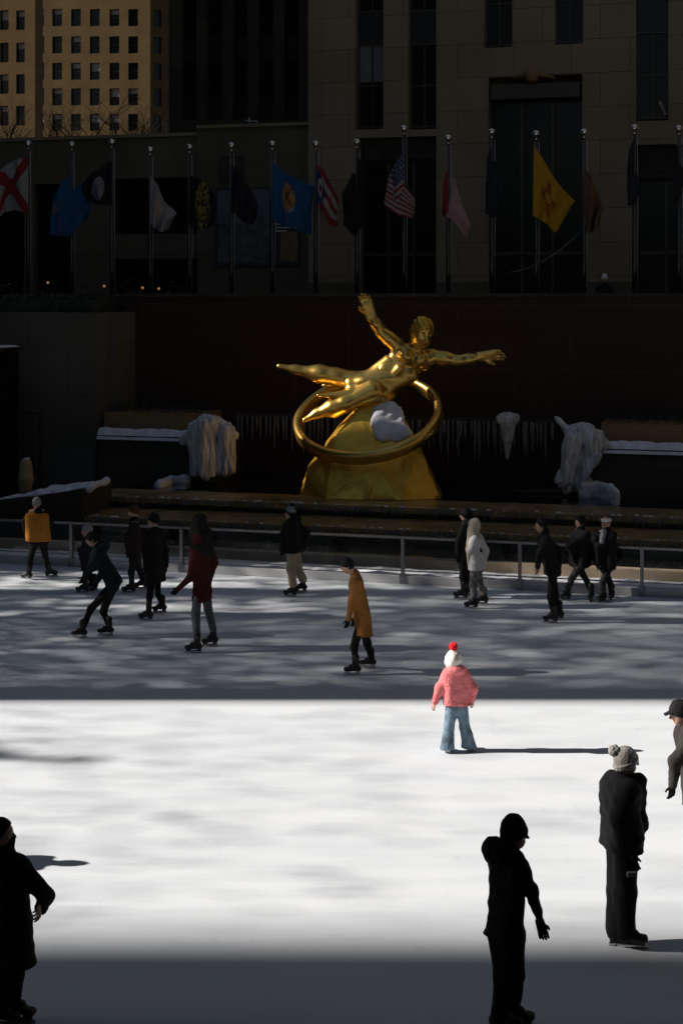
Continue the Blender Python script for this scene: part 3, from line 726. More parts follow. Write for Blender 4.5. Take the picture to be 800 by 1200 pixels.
m = wall(MB(), U(198, VT), U(375, VT), 4.9, 85, VT, .8, hs); m.lbox(U(198, VT), U(375, VT), VT+.8, VT+14, 4.9, 85); m.build('wall', M['dark_stone'], t)
for h_ in hs:
    z = h_[2]+.1
    while z < 24: window(t, (h_[0], h_[1], z+1.2, z+3.5), VT, .4, 0, 1, fr='black_metal'); MB().lbox(h_[0], h_[1], VT+.35, VT+.5, z-.1, z+1.2).build('spandrel', M['black_metal'], t); z += 3.6
    MB().lbox(h_[0], h_[1], VT+.35, VT+.5, z, 85).build('spandrel', M['black_metal'], t)
m = MB(); c = W(U(292, 62), 62, zB+.14)
m.tube([c, c+Vector((0,0,.5))], .03, 6).tube([c+Vector((-.2,0,.35)), c+Vector((.35,0,.32)), c+Vector((.38,0,.05))], .03, 6)
tag(m.build('roof_bracket', M['board'], None, True), 'small pale metal bracket on the low wing roof', 'bracket')

def tan_block(label, v, x0, x1, xs, rows, ww, wh, chamfer=None, top=70):
    t = empty('apartment_block', W(U((x0+x1)/2, v), v, 5), label, 'building')
    hs = []
    for x in xs:
        for y in rows: hs.append(hole(v, x-ww/2, x+ww/2, y-wh/2, y+wh/2))
    m = wall(MB(), U(x0, v), U(x1, v), 4.9, top, v, .6, hs)
    d = U(x1, v)
    if chamfer:
        a = U(x1, v); k = R(chamfer[0]); wlen = chamfer[1]
        def C(s_, e, z): return W(a+s_*math.cos(k)+e*math.sin(k)*-1, v+s_*math.sin(k)+e*math.cos(k), z)
        # angled side with its own openings
        zz = [4.9]; 
        rr = sorted([(Z(y+wh/2, x1, v), Z(y-wh/2, x1, v)) for y in rows])
        def cb(s0, s1, z0, z1, e0=0, e1=.6):
            q = [(s0,e0,z0),(s1,e0,z0),(s1,e1,z0),(s0,e1,z0),(s0,e0,z1),(s1,e0,z1),(s1,e1,z1),(s0,e1,z1)]
            m.hexa([C(*p) for p in q], [(p[0]+p[1], p[2]) for p in q])
        cut = chamfer[2]; edges = [0.002]
        for s0, s1 in cut: edges += [s0, s1]
        edges.append(wlen)
        for i, (s0, s1) in enumerate(zip(edges[:-1], edges[1:])):
            if i % 2 == 0: cb(s0, s1, 4.9, top)
            else:
                z = 4.9
                for z0, z1 in rr: cb(s0, s1, z, z0); z = z1
                cb(s0, s1, z, top)
    m.lbox(U(x0, v), U(x1, v)-.3, v+.62, v+(18 if chamfer else 2.5), 4.9, top); m.build('wall', M['tan_stone'], t)
    for h_ in hs: window(t, h_, v, .3, 0, 1, blind=(rnd.choice((.3, .5)) if rnd.random() < .45 else 0), fr='black_metal')
    if chamfer:
        for s0, s1 in chamfer[2]:
            for z0, z1 in rr:
                q = [(s0,.32,z0),(s1,.32,z0),(s1,.36,z0),(s0,.36,z0),(s0,.32,z1),(s1,.32,z1),(s1,.36,z1),(s0,.36,z1)]
                f_ = MB().hexa([C(*p) for p in q]).build('window', M['glass_dark'], t)
                zc = (z0+z1)/2; q = [(s0,.27,zc-.05),(s1,.27,zc-.05),(s1,.31,zc-.05),(s0,.31,zc-.05),(s0,.27,zc+.05),(s1,.27,zc+.05),(s1,.31,zc+.05),(s0,.31,zc+.05)]
                MB().hexa([C(*p) for p in q]).build('frame', M['black_metal'], f_)
    return t
tan_block('sunlit tan masonry block with rows of sash windows at upper left', 180., 38, 176, [46, 67, 89, 111, 134, 156], [y for y in (-42, -11, 20, 52, 83, 113, 143)], 11.5, 20, (48, 4.6, ((.5, 1.6), (2.6, 3.7))))
tan_block('sunlit tan masonry block cut by the upper left corner of the photo', 150., -120, 41, [-62, -43, -14, 5, 24], [-52, -14, 23, 61, 98, 135], 10, 23)

def tree(name, px, Y, h_, label, seed, group, spread=1.):
    r_ = random.Random(seed); base = Vector((P(px, 300, Y).x, Y, 5.0 if Y > 30 else 4.4)); t = empty(name, base, label, 'tree', group)
    tr_ = MB(); tr_.tube([base, base+Vector((r_.uniform(-.1, .1), 0, h_*.18)), base+Vector((r_.uniform(-.2, .2), 0, h_*.36))], [h_*.026, h_*.019, h_*.014], 8)
    tr_.build('trunk', M['bark'], t, True); m = MB()
    def grow(p, d, ln, r0, lev):
        pts = [p]; rad = [r0]; n = 4
        for i in range(n):
            d = (d+Vector((r_.uniform(-.22, .22), r_.uniform(-.22, .22), r_.uniform(-.08, .2)))).normalized(); pts.append(pts[-1]+d*ln/n); rad.append(r0*(1-.62*(i+1)/n))
        rad = [q*1.7 for q in rad]; m.tube(pts, rad, 5 if lev < 2 else 3, False)
        if lev < 4:
            for k in range(4 if lev < 3 else 3):
                q = pts[1+k % n]; a = r_.uniform(0, 6.28); s_ = Vector((math.cos(a), math.sin(a), 0))
                grow(q, (d*.75+s_*spread*.75).normalized(), ln*r_.uniform(.5, .72), rad[1+k % n]*.41, lev+1)
    top = base+Vector((0,0,h_*.34))
    for k in range(5):
        a = k*1.26+r_.uniform(-.3, .3); grow(top-Vector((0,0,h_*.05*k*.4)), Vector((math.cos(a)*.5*spread, math.sin(a)*.5*spread, 1)).normalized(), h_*.34, h_*.011, 0)
    m.build('crown', M['bark'], t, False); return t
for px, Y, h_, lb in ((12, 112, 18., 'bare street tree at the far left before the cut-off block'), (70, 118, 17., 'bare street tree second from the left before the tan block'),
                      (112, 114, 18.5, 'tallest bare street tree before the middle of the tan block'), (165, 116, 17.6, 'bare street tree before the right corner of the tan block')):
    tree('bare_tree', px, Y, h_, lb, int(px)+3, 'bare street trees before the tan blocks')
def shrub(px, v, w_, h_, label, n=260):
    r_ = random.Random(px); b = W(U(px, v), v, 5.2); t = empty('shrub', b, label, 'shrub', 'shrubs along the parapet'); m = MB()
    for k in range(n):
        a = r_.uniform(0, 6.28); q = math.sqrt(r_.random()); o = b+Vector((math.cos(a)*w_*q, math.sin(a)*.4*q, r_.uniform(.1, 1)*h_*(1-.5*q*q)))
        d = Vector((r_.uniform(-1, 1), r_.uniform(-1, 1), r_.uniform(-.4, 1)))*.11; e = Vector((r_.uniform(-1, 1), r_.uniform(-1, 1), r_.uniform(-.5, .5)))*.06
        m.face([o, o+d*.5+e, o+d, o+d*.5-e])
    m.build('leaves', M['leaf'], t); s_ = MB()
    for k in range(7): s_.tube([b, b+Vector((r_.uniform(-w_, w_)*.7, r_.uniform(-.25, .25), h_*.7))], [.02, .008], 4)
    s_.build('stems', M['bark'], t)
for px, w_, h_, lb in ((10, .7, 1.25, 'dark shrub on the parapet below the white and red flag'), (52, .75, 1.45, 'dark shrub left of the blue draped flag pole'), (100, .7, 1.3, 'dark shrub right of the blue draped flag pole'),
                       (150, .8, 1.35, 'dark shrub between the third and fourth poles from the left'), (205, .7, 1.2, 'dark shrub under the white drooping flag'), (255, .6, 1.05, 'dark shrub under the dark flag with a gold crest')):
    shrub(px, 44.4, w_, h_, lb)
for px, py, lb in ((56, 331, 'small warm lamp among the leftmost shrubs'), (122, 335, 'small warm lamp between the shrubs by the third pole'), (167, 337, 'small warm lamp between the shrubs by the fourth pole'), (186, 338, 'small warm lamp beside the white flag pole')):
    p = P(px, py, YV(px, 44.9)); t = empty('garden_lamp', Vector((p.x, p.y, 5.0)), lb, 'lamp', 'small lamps among the shrubs')
    MB().tube([(p.x, p.y, 5.0), (p.x, p.y, p.z-.05)], .02, 6).build('stake', M['black_metal'], t); MB().ball(p, .045, 8, 6).build('bulb', M['lamp'], t, True)

r_ = random.Random(31); t = empty('added_foliage', W(U(40, 41.8), 41.8, 5.4), 'dark foliage added to darken the top of the grey side wall at the left', 'added_foliage'); zt = Z(366, 60, 40.6); m = MB()  # greenery added to darken the wall top that catches skylight
m.lbox(U(-300, 41), U(110, 41), 41.0, 42.7, zt-.02, zt+.38)
for k in range(3800):
    q = W(r_.uniform(U(-60, 41), U(112, 41)), r_.uniform(40.85, 42.8), zt+r_.uniform(.0, .52)); d = Vector((r_.uniform(-1, 1), r_.uniform(-1, 1), r_.uniform(-.4, 1)))*.1; e = Vector((r_.uniform(-1, 1), r_.uniform(-1, 1), r_.uniform(-.5, .5)))*.06
    m.face([q, q+d*.5+e, q+d, q+d*.5-e])
m.build('leaves', M['leaf'], t)
# poster on the low wing
vp = VL-.55; pu = lambda x: U(x, vp); pz = lambda y, x=300: Z(y, x, vp)
t = empty('poster', W(pu(300), vp, pz(312)), 'large photo poster of a city skyline on the low wing', 'poster')
MB().lbox(pu(252), pu(352), vp-.04, VL-.503, pz(312), pz(219)).build('panel', mat('poster_dark', (.03,.03,.035), .4), t)
m = MB().lbox(pu(255), pu(316), vp-.05, vp-.042, pz(262), pz(222)); m.build('sky_print', mat('poster_sky', (.10,.115,.125), .5, var=.3, scale=.8), t)
m = MB(); r_ = random.Random(4)
for k in range(46):
    x = r_.uniform(255, 313); y = r_.uniform(262, 305); m.lbox(pu(x), pu(x+r_.uniform(1.5, 5)), vp-.062+k*.0002, vp-.052+k*.0002, pz(y+r_.uniform(2, 8)), pz(y))
for x, y, w_ in ((282, 240, 5), (288, 250, 8), (268, 256, 7), (300, 253, 9)): m.lbox(pu(x), pu(x+w_), vp-.063, vp-.051, pz(266), pz(y))
m.lbox(pu(255.2), pu(315.8), vp-.050, vp-.0425, pz(308), pz(263))
m.build('skyline_print', mat('poster_city', (.085,.085,.09), .5, var=.6, scale=2.5), t)
MB().lbox(pu(329), pu(349), vp-.05, vp-.042, pz(306), pz(272)).build('yellow_print', mat('poster_yellow', (.20,.13,.03), .5, var=.3), t)
m = MB()
for i, (y, x1) in enumerate(((258, 338), (262, 344), (266, 341), (270, 336))): m.lbox(pu(323), pu(x1), vp-.05, vp-.042, pz(y+1.6), pz(y))
m.build('caption_print', M['board'], t)

# ---- flagpoles and flags
VP = 45.2
FM = {}
def fm(n, c):
    if n not in FM: FM[n] = mat('flag_'+n, c, .8, var=.14, scale=5, bump=.25, bscale=60, spec=.2)
    return FM[n]
WH, RD, BL, YE, BK = fm('white', (0.27,0.262,0.251)), fm('red', (0.208,0.019,0.019)), fm('navy', (.02,.03,.10)), fm('yellow', (0.425,0.221,0.013)), fm('black', (.012,.012,.014))
SB, OR, PK, BR, GO, MA = fm('sky', (0.017,0.075,0.18)), fm('orange', (0.375,0.18,0.053)), fm('pink', (0.364,0.21,0.21)), fm('brown', (0.128,0.076,0.036)), fm('gold', (0.252,0.174,0.042)), fm('maroon', (.10,.02,.025))
poles = [(33, 168), (84, 169), (131, 166), (176, 175), (222, 172), (271, 170), (319, 168), (370, 168), (418, 166), (473, 150), (525, 161), (576, 154), (628, 156), (684, 154), (743, 149), (795, 150)]
carry = ['white flag with a red cross', 'blue draped flag', 'black flag with a grey blotch', 'drooping white flag', 'dark flag with a gold crest', 'plain dark flag near the poster', 'blue flag with an orange disc',
         'narrow flag with a white ring', 'plain black flag', 'red and white striped flag', 'red and pale pink flag', 'narrow dark flag left of the yellow flag', 'yellow flag', 'brown flag', 'dark furled flag by the right window', 'dark furled flag at the right edge']
for (x, y), c in zip(poles, carry):
    b = W(U(x, VP), VP, 5.0); top = Z(y, x, VP); t = empty('flagpole', b, 'dark metal flagpole carrying the '+c, 'flagpole', 'flagpoles along the street')
    MB().tube([b, (b.x, b.y, 7.2), (b.x, b.y, top-.1)], [.075, .068, .05], 12).build('pole', M['pole_metal'], t, True)
    MB().tube([b, (b.x, b.y, 5.25)], [.16, .11], 12).build('base', M['bronze'], t, True)
    m = MB().ball((b.x, b.y, top), .105, 14, 10); m.tube([(b.x, b.y, top-.2), (b.x, b.y, top-.08)], [.06, .035], 10); m.build('finial', M['finial'], t, True)
    MB().tube([(b.x+.085, b.y-.03, top-.25), (b.x+.10, b.y-.05, (top+6)/2), (b.x+.085, b.y-.03, 6.2)], .008, 4).build('halyard', M['board'], t, True)
def flag(i, cols, mats, pat, label, folds=2., amp=.16, ns=56, nt_=44):
    px, top = poles[i]; Yp = YV(px, VP); n = len(cols); m = MB(); idx = []
    def at(s):
        k = min(int(s*(n-1)), n-2); f_ = s*(n-1)-k; f_ = f_*f_*(3-2*f_)*.5+f_*.5; a, b = cols[k], cols[k+1]; return [a[j]+(b[j]-a[j])*f_ for j in range(4)]
    for j in range(nt_+1):
        for i_ in range(ns+1):
            s, tt = i_/ns, j/nt_; xt, yt, xb, yb = at(s); sag = 1+.12*math.sin(math.pi*s)*math.sin(tt*5+s*3)
            x = xt+(xb-xt)*tt+math.sin(tt*6.5+s*9+px)*.9*s; y = yt+(yb-yt)*tt+math.sin(s*11+px)*1.1*s*tt
            dy = -.09+amp*math.sin(s*folds*6.28+tt*2.2+px)*min(1, s*4)*(.45+.55*tt)+.3*amp*math.sin(s*17+tt*5)*min(1, s*3)
            m.v.append(tuple(P(x, y, Yp+dy)))
    for j in range(nt_):
        for i_ in range(ns):
            m.f.append((j*(ns+1)+i_, j*(ns+1)+i_+1, (j+1)*(ns+1)+i_+1, (j+1)*(ns+1)+i_)); m.uv.append([(0,0)]*4); idx.append(pat((i_+.5)/ns, (j+.5)/nt_))
    o = m.build('flag', mats, None, True); o.data.polygons.foreach_set('material_index', idx)
    md = o.modifiers.new('cloth thickness', 'SOLIDIFY'); md.thickness = .012
    return tag(o, label, 'flag', 'flags along the street')
def disc(s, t, cs, ct, r, asp=.6): return math.hypot((s-cs), (t-ct)*asp) < r
def ohio(s, t):
    if disc(s, t, .2, .5, .06): return 2
    if disc(s, t, .2, .5, .135): return 1
    if abs(t-.5) < .5*(1-s/.52): return 0
    return 2 if int(t*5) % 2 == 0 else 1
def stars(s, t):
    if s < .40 and t < .54:
        a, b = (s/.40*11) % 1-.5, (t/.54*9) % 1-.5
        return 2 if (int(s/.4*11)+int(t/.54*9)) % 2 == 0 and a*a+b*b < .12 else 1
    return 0 if int(t*13) % 2 == 0 else 2
def zia(s, t):
    a, b = (s-.42), (t-.52)*.62; q = math.hypot(a, b)
    if .065 < q < .09: return 1
    if q >= .09 and max(abs(a), abs(b)) < .20 and min(abs(a), abs(b)) < .045 and min(abs(a), abs(b)) % .03 < .018: return 1
    return 0
def okla(s, t):
    if disc(s, t, .42, .42, .15): return 2 if abs((s-.42)-(t-.42)*.5) < .02 or abs((s-.42)+(t-.42)*.5) < .014 else 1
    if .55 < t < .78 and abs(s-.42) < .13 and int((s-.29)/.26*13) % 2 == 0 and t < .78-abs(s-.42): return 3
    return 0
flag(0, [(33,184,33,250),(20,186,18,246),(8,192,4,248),(-8,205,-10,268)], [WH, RD], lambda s, t: 1 if abs(s-t) < .14 or abs(s+t-1) < .14 else 0, 'white flag with a red diagonal cross at the left edge', 1.5)
flag(1, [(84,202,84,270),(72,214,66,276),(61,236,58,274),(80,226,80,277),(98,212,96,262),(108,236,104,256)], [SB, YE], lambda s, t: 1 if .25 < s < .45 and .3 < t < .5 and (s*40) % 2 < .7 else 0, 'sky blue flag draped on both sides of its pole', 1.5, .12)
flag(2, [(131,188,131,240),(118,196,116,240),(106,204,104,236),(96,214,98,232)], [BK, fm('grey', (.20,.19,.21))], lambda s, t: 1 if disc(s, t, .4, .55, .2) else 0, 'black flag with a grey blotch left of its pole')
flag(3, [(176,205,176,262),(184,215,182,268),(193,236,188,271),(207,250,196,270)], [WH, fm('buff', (.36,.29,.19))], lambda s, t: 1 if disc(s, t, .45, .5, .17) else 0, 'small white flag drooping with a buff seal', 2)
flag(4, [(222,205,222,262),(234,210,232,268),(245,218,243,268),(254,232,250,264)], [BK, GO], lambda s, t: 1 if disc(s, t, .5, .5, .3) and math.sin(int(s*38)*12.99+int(t*30)*78.2)*43758.5 % 1 > .45 else 0, 'dark flag with a speckled gold crest', 1.5)
flag(5, [(271,192,271,246),(282,204,280,255),(294,222,290,262),(303,240,298,262)], [fm('dusk', (.022,.018,.026))], lambda s, t: 0, 'plain dark flag hanging before the skyline poster')
flag(6, [(320,190,320,258),(334,202,332,264),(350,210,348,270),(367,218,364,274)], [SB, OR, MA, WH], okla, 'blue flag with an orange round shield and feathers', 1.3, .14)
flag(7, [(371,192,371,240),(379,198,378,248),(387,214,386,262),(396,234,394,266)], [BL, WH, RD], ohio, 'narrow flag with a white ring on navy and red stripes', 1.2, .12)
flag(8, [(418,182,418,250),(428,196,426,262),(412,204,414,276),(401,226,403,264),(422,232,414,270)], [BK], lambda s, t: 0, 'plain black flag crumpled round its pole', 2)
flag(9, [(473,178,473,236),(464,188,462,244),(455,206,450,240),(470,212,468,254),(487,232,483,256)], [RD, BL, WH], stars, 'red and white striped flag with a starred blue corner on the tallest pole', 1.6, .14)
flag(10, [(525,192,525,248),(519,214,518,252),(530,206,528,256),(541,236,538,268),(551,262,548,278)], [RD, PK], lambda s, t: 0 if s < .36 else 1, 'red and pale pink flag drooping to a point', 1.4, .12)
flag(11, [(576,172,576,246),(570,184,569,250),(583,190,582,254),(588,222,586,248)], [fm('ink', (.018,.022,.03))], lambda s, t: 0, 'narrow dark flag beside the large doorway', 1.5, .1)
flag(12, [(625,170,624,252),(636,186,633,258),(648,206,642,264),(660,222,650,272),(673,236,664,250)], [YE, RD], zia, 'bright yellow flag with a small red sun sign', 1.3, .15)
flag(13, [(684,196,684,262),(692,206,690,274),(700,224,696,270),(706,244,702,260)], [BR], lambda s, t: 0, 'brown flag right of the large doorway')
flag(14, [(743,160,743,238),(737,176,736,242),(734,200,736,236),(748,206,746,240)], [fm('slate', (.022,.026,.034))], lambda s, t: 0, 'dark furled flag on the pole below the right window', 1.5, .09)
flag(15, [(795,168,795,232),(790,184,789,238),(800,196,799,236)], [fm('shadow', (.02,.02,.022))], lambda s, t: 0, 'dark furled flag on the pole at the right edge', 1.5, .09)
pts = []
for k in range(15):
    s = k/14; pts.append(P(597+87*s, 319-12*s-40*s*s, YV(640, VP)+.0))
tag(MB().tube(pts, .02, 5).build('rope', M['rope'], None, True), 'pale rope swag hanging across the large dark doorway', 'rope')

# ================================================================== gilded sculpture (a plain generic figure)
YS = 40.0; Q = lambda x, y, d=0.: P(x, y, YS+d)
cx_ = Q(436, 580); t = empty('sculpture', cx_, 'gilded flying figure with a plain hoop above a golden rock plinth', 'sculpture')
bm = bmesh.new(); r_ = random.Random(12)           # an angular rock: a cracked hull roughened by its own noise
for x, y, d in ((352,584,-.9),(382,585,-1.5),(430,586,-1.7),(470,586,-1.7),(516,585,-1.2),(514,575,-1.0),(518,580,.9),(430,575,1.6),(354,576,1.1),(362,545,-.7),(357,562,-.9),(392,512,-.75),(400,505,.6),(420,478,-.35),(441,468,-.2),(462,476,-.3),(470,488,.4),
                (488,520,-.8),(504,552,-1.05),(476,505,-.75),(440,545,-1.35),(405,552,-1.2),(420,470,.5),(497,540,.7)):
    bm.verts.new(Q(x, y, d))
bmesh.ops.convex_hull(bm, input=bm.verts[:]); loose = [v for v in bm.verts if not v.link_faces]; bmesh.ops.delete(bm, geom=loose, context='VERTS')
bmesh.ops.bevel(bm, geom=bm.edges[:], offset=.13, segments=3, profile=.6, affect='EDGES', clamp_overlap=True)
bmesh.ops.triangulate(bm, faces=bm.faces[:]); bmesh.ops.subdivide_edges(bm, edges=[e for e in bm.edges if e.calc_length() > .25], cuts=4, use_grid_fill=True)
for k in range(7): bmesh.ops.smooth_vert(bm, verts=[v for v in bm.verts if v.co.z > .75], factor=.5, use_axis_x=True, use_axis_y=True, use_axis_z=True)
bm.normal_update()
for v in bm.verts:
    c_ = v.co; n_ = math.sin(c_.x*3.1+c_.z*2.3)*math.sin(c_.y*2.7-c_.z*3.3)*.05+math.sin(c_.x*8.3-c_.z*6.1)*math.sin(c_.y*7.7+c_.z*9.1)*.018
    v.co = c_+v.normal*n_
me = bpy.data.meshes.new('plinth'); bm.to_mesh(me); bm.free(); link('plinth', me, M['gold_rough'], t, True)
m = MB(); n = 72; ring = []; c = Q(431, 489, -.1); e1 = Vector((.952, 0, .20)).normalized(); e2 = Vector((-.16, .88, .44)).normalized()
prof = [(-.09,-.17), (.02,-.20), (.10,-.12), (.10,.12), (.02,.20), (-.09,.17), (-.12,.05), (-.12,-.05)]; ax = e1.cross(e2).normalized()
for i in range(n):
    a = 2*math.pi*i/n; rd = e1*math.cos(a)+e2*math.sin(a)
    for p, q in prof: m.v.append(tuple(c+rd*(1.90+p)+ax*q))
k = len(prof)
for i in range(n):
    for j in range(k):
        m.f.append((i*k+j, i*k+(j+1) % k, ((i+1) % n)*k+(j+1) % k, ((i+1) % n)*k+j)); m.uv.append([(0,0)]*4)
m.build('hoop', M['gold'], t, True)
s = SDF(.16)                                          # the figure: one continuous body
hd = Q(494, 389, -.25); fw = Vector((.35, -.85, -.35)).normalized(); rt = Vector((.9, .4, 0)).normalized(); uw = rt.cross(fw)
if uw.z < 0: uw = -uw
s.ell(hd, (.34, .27, .37), (fw, rt, uw)).cap(hd+fw*.3, hd+fw*.37-uw*.1, .04, .055, k=.05).ell(hd+fw*.08-uw*.2, (.22,.19,.2), (fw, rt, uw))
s.cap(hd, Q(484, 410), .16, .18)
lat = (Q(507, 418)-Q(464, 404)).normalized()
s.slab(Q(482, 418), Q(462, 436), lat, .38, .26, .25, .24).slab(Q(462, 436), Q(440, 455), lat, .24, .20, .22, .25)
s.cap(Q(475, 416, -.2), Q(477, 418, -.2), .19, .19, k=.08).cap(Q(492, 421, -.2), Q(491, 422, -.2), .19, .19, k=.08).cap(Q(468, 432, -.22), Q(457, 444, -.2), .13, .12, k=.06)
s.cap(Q(506, 417), Q(522, 420, -.05), .20, .17).cap(Q(522, 420, -.05), Q(538, 423, -.1), .17, .12).cap(Q(538, 423, -.1), Q(549, 421, -.17), .14, .135).cap(Q(549, 421, -.17), Q(565, 418, -.25), .13, .08)
s.cap(Q(464, 403), Q(455, 396, -.02), .20, .17).cap(Q(455, 396, -.02), Q(446, 389, -.05), .17, .12).cap(Q(446, 389, -.05), Q(440, 379, -.12), .14, .135).cap(Q(440, 379, -.12), Q(434, 368, -.2), .13, .08)
s.cap(Q(436, 452, .1), Q(392, 441, .1), .35, .21).cap(Q(392, 441, .1), Q(374, 438, .12), .22, .225).cap(Q(374, 438, .12), Q(346, 433, .15), .22, .11).cap(Q(346, 433, .15), Q(327, 429, .1), .10, .07)
s.cap(Q(436, 458, -.2), Q(404, 473, -.35), .35, .21).cap(Q(404, 473, -.35), Q(390, 478, -.28), .22, .225).cap(Q(390, 478, -.28), Q(372, 484, -.2), .22, .12).cap(Q(372, 484, -.2), Q(357, 492, -.2), .10, .07)
for w_, d_, sd_ in ((Q(565, 418, -.25), Vector((1,-.1,.12)), 1), (Q(434, 368, -.2), Vector((-.35,-.1,1)), -1)):
    hand_prims(s, w_, d_, Vector((0,-1,-.3)), 3.6, sd_, .18, .004)
s.ell(hd+fw*.31+rt*.11+uw*.05, .05, k=.05, sub=True).ell(hd+fw*.31-rt*.11+uw*.05, .05, k=.05, sub=True).cap(hd+fw*.30-uw*.22-rt*.07, hd+fw*.30-uw*.22+rt*.07, .035, k=.03)
s.build('figure', M['gold'], t, .03)
s = SDF(.1)                                           # short tunic, its hem streaming back
s.slab(Q(466, 432), Q(440, 455, -.05), lat, .30, .27, .27, .32).slab(Q(444, 452), Q(412, 456, -.1), (0, .6, .8), .22, .34, .28, .20)
s.cap(Q(420, 446, .2), Q(378, 452, .35), .22, .07).cap(Q(420, 462, -.3), Q(372, 463, -.4), .22, .06).noise(.035, 5, (.3,1,1.2), 5)
s.build('tunic', M['gold'], t, .04)
s = SDF(.03); s.ell(hd+uw*.06, (.36, .29, .37), (fw, rt, uw)).noise(.035, 20, (1,1,1), 4).cut(fw*.85-uw*.5, hd+fw*.16).build('hair', M['gold_rough'], t, .025)
s = SDF(.2); sd_, sn_ = Vector((0,-.547,-.837)), Vector((0,-.837,.547))
s.ell(Q(456, 489, -.50), (.42, .50, .07), ((1,0,0), sd_, sn_)).ell(Q(462, 507, -.80), (.46, .25, .10), ((1,0,0), sd_, sn_)).ell(Q(446, 497, -.66), (.22, .42, .09), ((1,0,0), sd_, sn_)).noise(.02, 5, (1,1,1), 4).noise(.012, 12, (1,1,1), 3)
tag(s.build('snow_patch', M['snow'], None, .045), 'pale snow lying on the golden rock inside the hoop', 'snow')

# ================================================================== people
for n_, c_ in dict(black=(.012,.012,.013), charcoal=(.024,.024,.027), navy=(.014,.018,.03), blueblack=(.010,.018,.026), camel=(.32,.135,.031), red=(.062,.010,.008), orange=(.48,.19,.025),
                  pale=(.46,.38,.25), grey=(.15,.16,.18), white=(.72,.71,.69), cream=(.62,.55,.42), knit=(.82,.79,.73), bone=(.42,.34,.22), lightgrey=(.30,.30,.30), pom=(.75,.015,.02),
                  greyjacket=(.034,.032,.029), denim=(.085,.15,.21), pink=(.80,.22,.23), stripe=(.26,.27,.30), rust=(.10,.038,.016), brownish=(.028,.018,.014)).items():
    M[n_] = fabric(n_, c_)
# quilted pink: puffs in the weave; camouflage and faded denim: real patterns of the cloth
def quilt(m):
    N = m.node_tree.nodes; L = m.node_tree.links; tc = N.new('ShaderNodeTexCoord'); vo = N.new('ShaderNodeTexVoronoi'); vo.inputs['Scale'].default_value = 26
    L.new(tc.outputs['Object'], vo.inputs['Vector']); b2 = N.new('ShaderNodeBump'); b2.invert = True; b2.inputs['Strength'].default_value = .28; b2.inputs['Distance'].default_value = .03
    L.new(vo.outputs['Distance'], b2.inputs['Height']); old = [n for n in N if n.type == 'BUMP' and n != b2][0]; L.new(old.outputs[0], b2.inputs['Normal']); L.new(b2.outputs[0], N['Principled BSDF'].inputs['Normal'])
quilt(M['pink'])
M['camo'] = fabric('camo', (.22,.21,.20), var=.75, sc_=9); M['jeans'] = fabric('jeans', (.16,.24,.31), var=.5, sc_=7); M['heather'] = fabric('heather', (.10,.112,.128), var=.3, sc_=14)
M['painted_glints'] = fabric('painted_glints', (.05,.05,.05), var=.9, sc_=9)  # strong tone variation paints light reflections into the trouser cloth
R2, BK2 = 'rubber', ('rubber', 'holder')

def vest(root, c):
    S, nk, hi_, l, up = c['S'], c['nk'], c['hi'], c['l'], c['up']; v = SDF(.03)
    a0, a1 = nk-up*.13*S, hi_-up*.02*S
    for k in range(6):
        p = a0.lerp(a1, (k+.5)/6); v.slab(p-up*.022, p+up*.022, l, .135*S, .135*S, .138*S, .138*S, k=.012)
    v.cut((0,0,-1), a1-up*.02).build('vest', M['orange'], root, .016)

person('person gliding away at the far left in an orange quilted vest', (45, 677), 95, (43, 590), (44, 598), (45, 632), [(31, 679, 160), (60, 676, 20)], [(36, 654), (53, 652)],
       [((29, 611), (31, 627)), ((60, 611), (58, 628))], S=.98, top=dict(mat='black', bulk=.01), legs=dict(mat='black'), hat=dict(mat='lightgrey'), glove='black', h=.018, seed=11, hair={},
       extra=lambda root, c: vest(root, c))
person('person in dark clothes and a round grey hat standing behind the crouching skater', (101, 693), 200, (102, 622), (103, 632), (103, 662), [(97, 695, 190), (107, 692, 190)], [(99, 679), (106, 678)],
       [((95, 645), (97, 660)), ((111, 645), (112, 660))], S=1.0, top=dict(mat='charcoal', bulk=.01), legs=dict(mat='black'), hat=dict(mat='lightgrey'), glove='black', h=.019, seed=12)
person('crouching skater bent forward in a blue-black jacket and black leggings', (112, 745), 183, (108, 632), (115, 643), (133, 684), [(93, 748, 185), (124, 745, 190)], [(106, 714), (121, 717)],
       [((106, 664), (99, 676)), ((122, 668), (112, 684))], S=1.0, hpitch=22, top=dict(mat='blueblack', bulk=.025, hem=(137, 690), hemn=(.62,0,-.55), hood=True), legs=dict(mat='black', knee=.062, ankle=.045, thigh=.10), boots=('rubber', 'holder_white'),
       hair=dict(short=True, front=.05), glove='black', h=.016, seed=13)
person('person in dark layers with a rust-coloured knit hat beside the long-coated skater', (155, 692), 190, (157, 600), (157, 611), (158, 646), [(151, 695, 195), (165, 690, 200)], [(154, 671), (163, 668)],
       [((149, 629), (150, 645)), ((167, 629), (168, 645))], S=1.03, top=dict(mat='brownish', bulk=.012, hem=(158, 659)), legs=dict(mat='charcoal'), hat=dict(mat='rust'), glove='black', h=.019, seed=14)
person('person in a long black coat skating away left of the red jacket', (179, 721), 160, (180, 610), (181, 622), (182, 661), [(171, 727, 175), (187, 718, 200)], [(175, 699), (185, 696)],
       [((170, 645), (171, 664)), ((194, 645), (194, 663))], S=1.0, top=dict(mat='black', bulk=.02, hem=(182, 682), hemw=.13, hemr=.12, long=True), legs=dict(mat='black', ankle=.05), hair=dict(), glove='black', h=.018, seed=15, hat=dict(mat='black'))
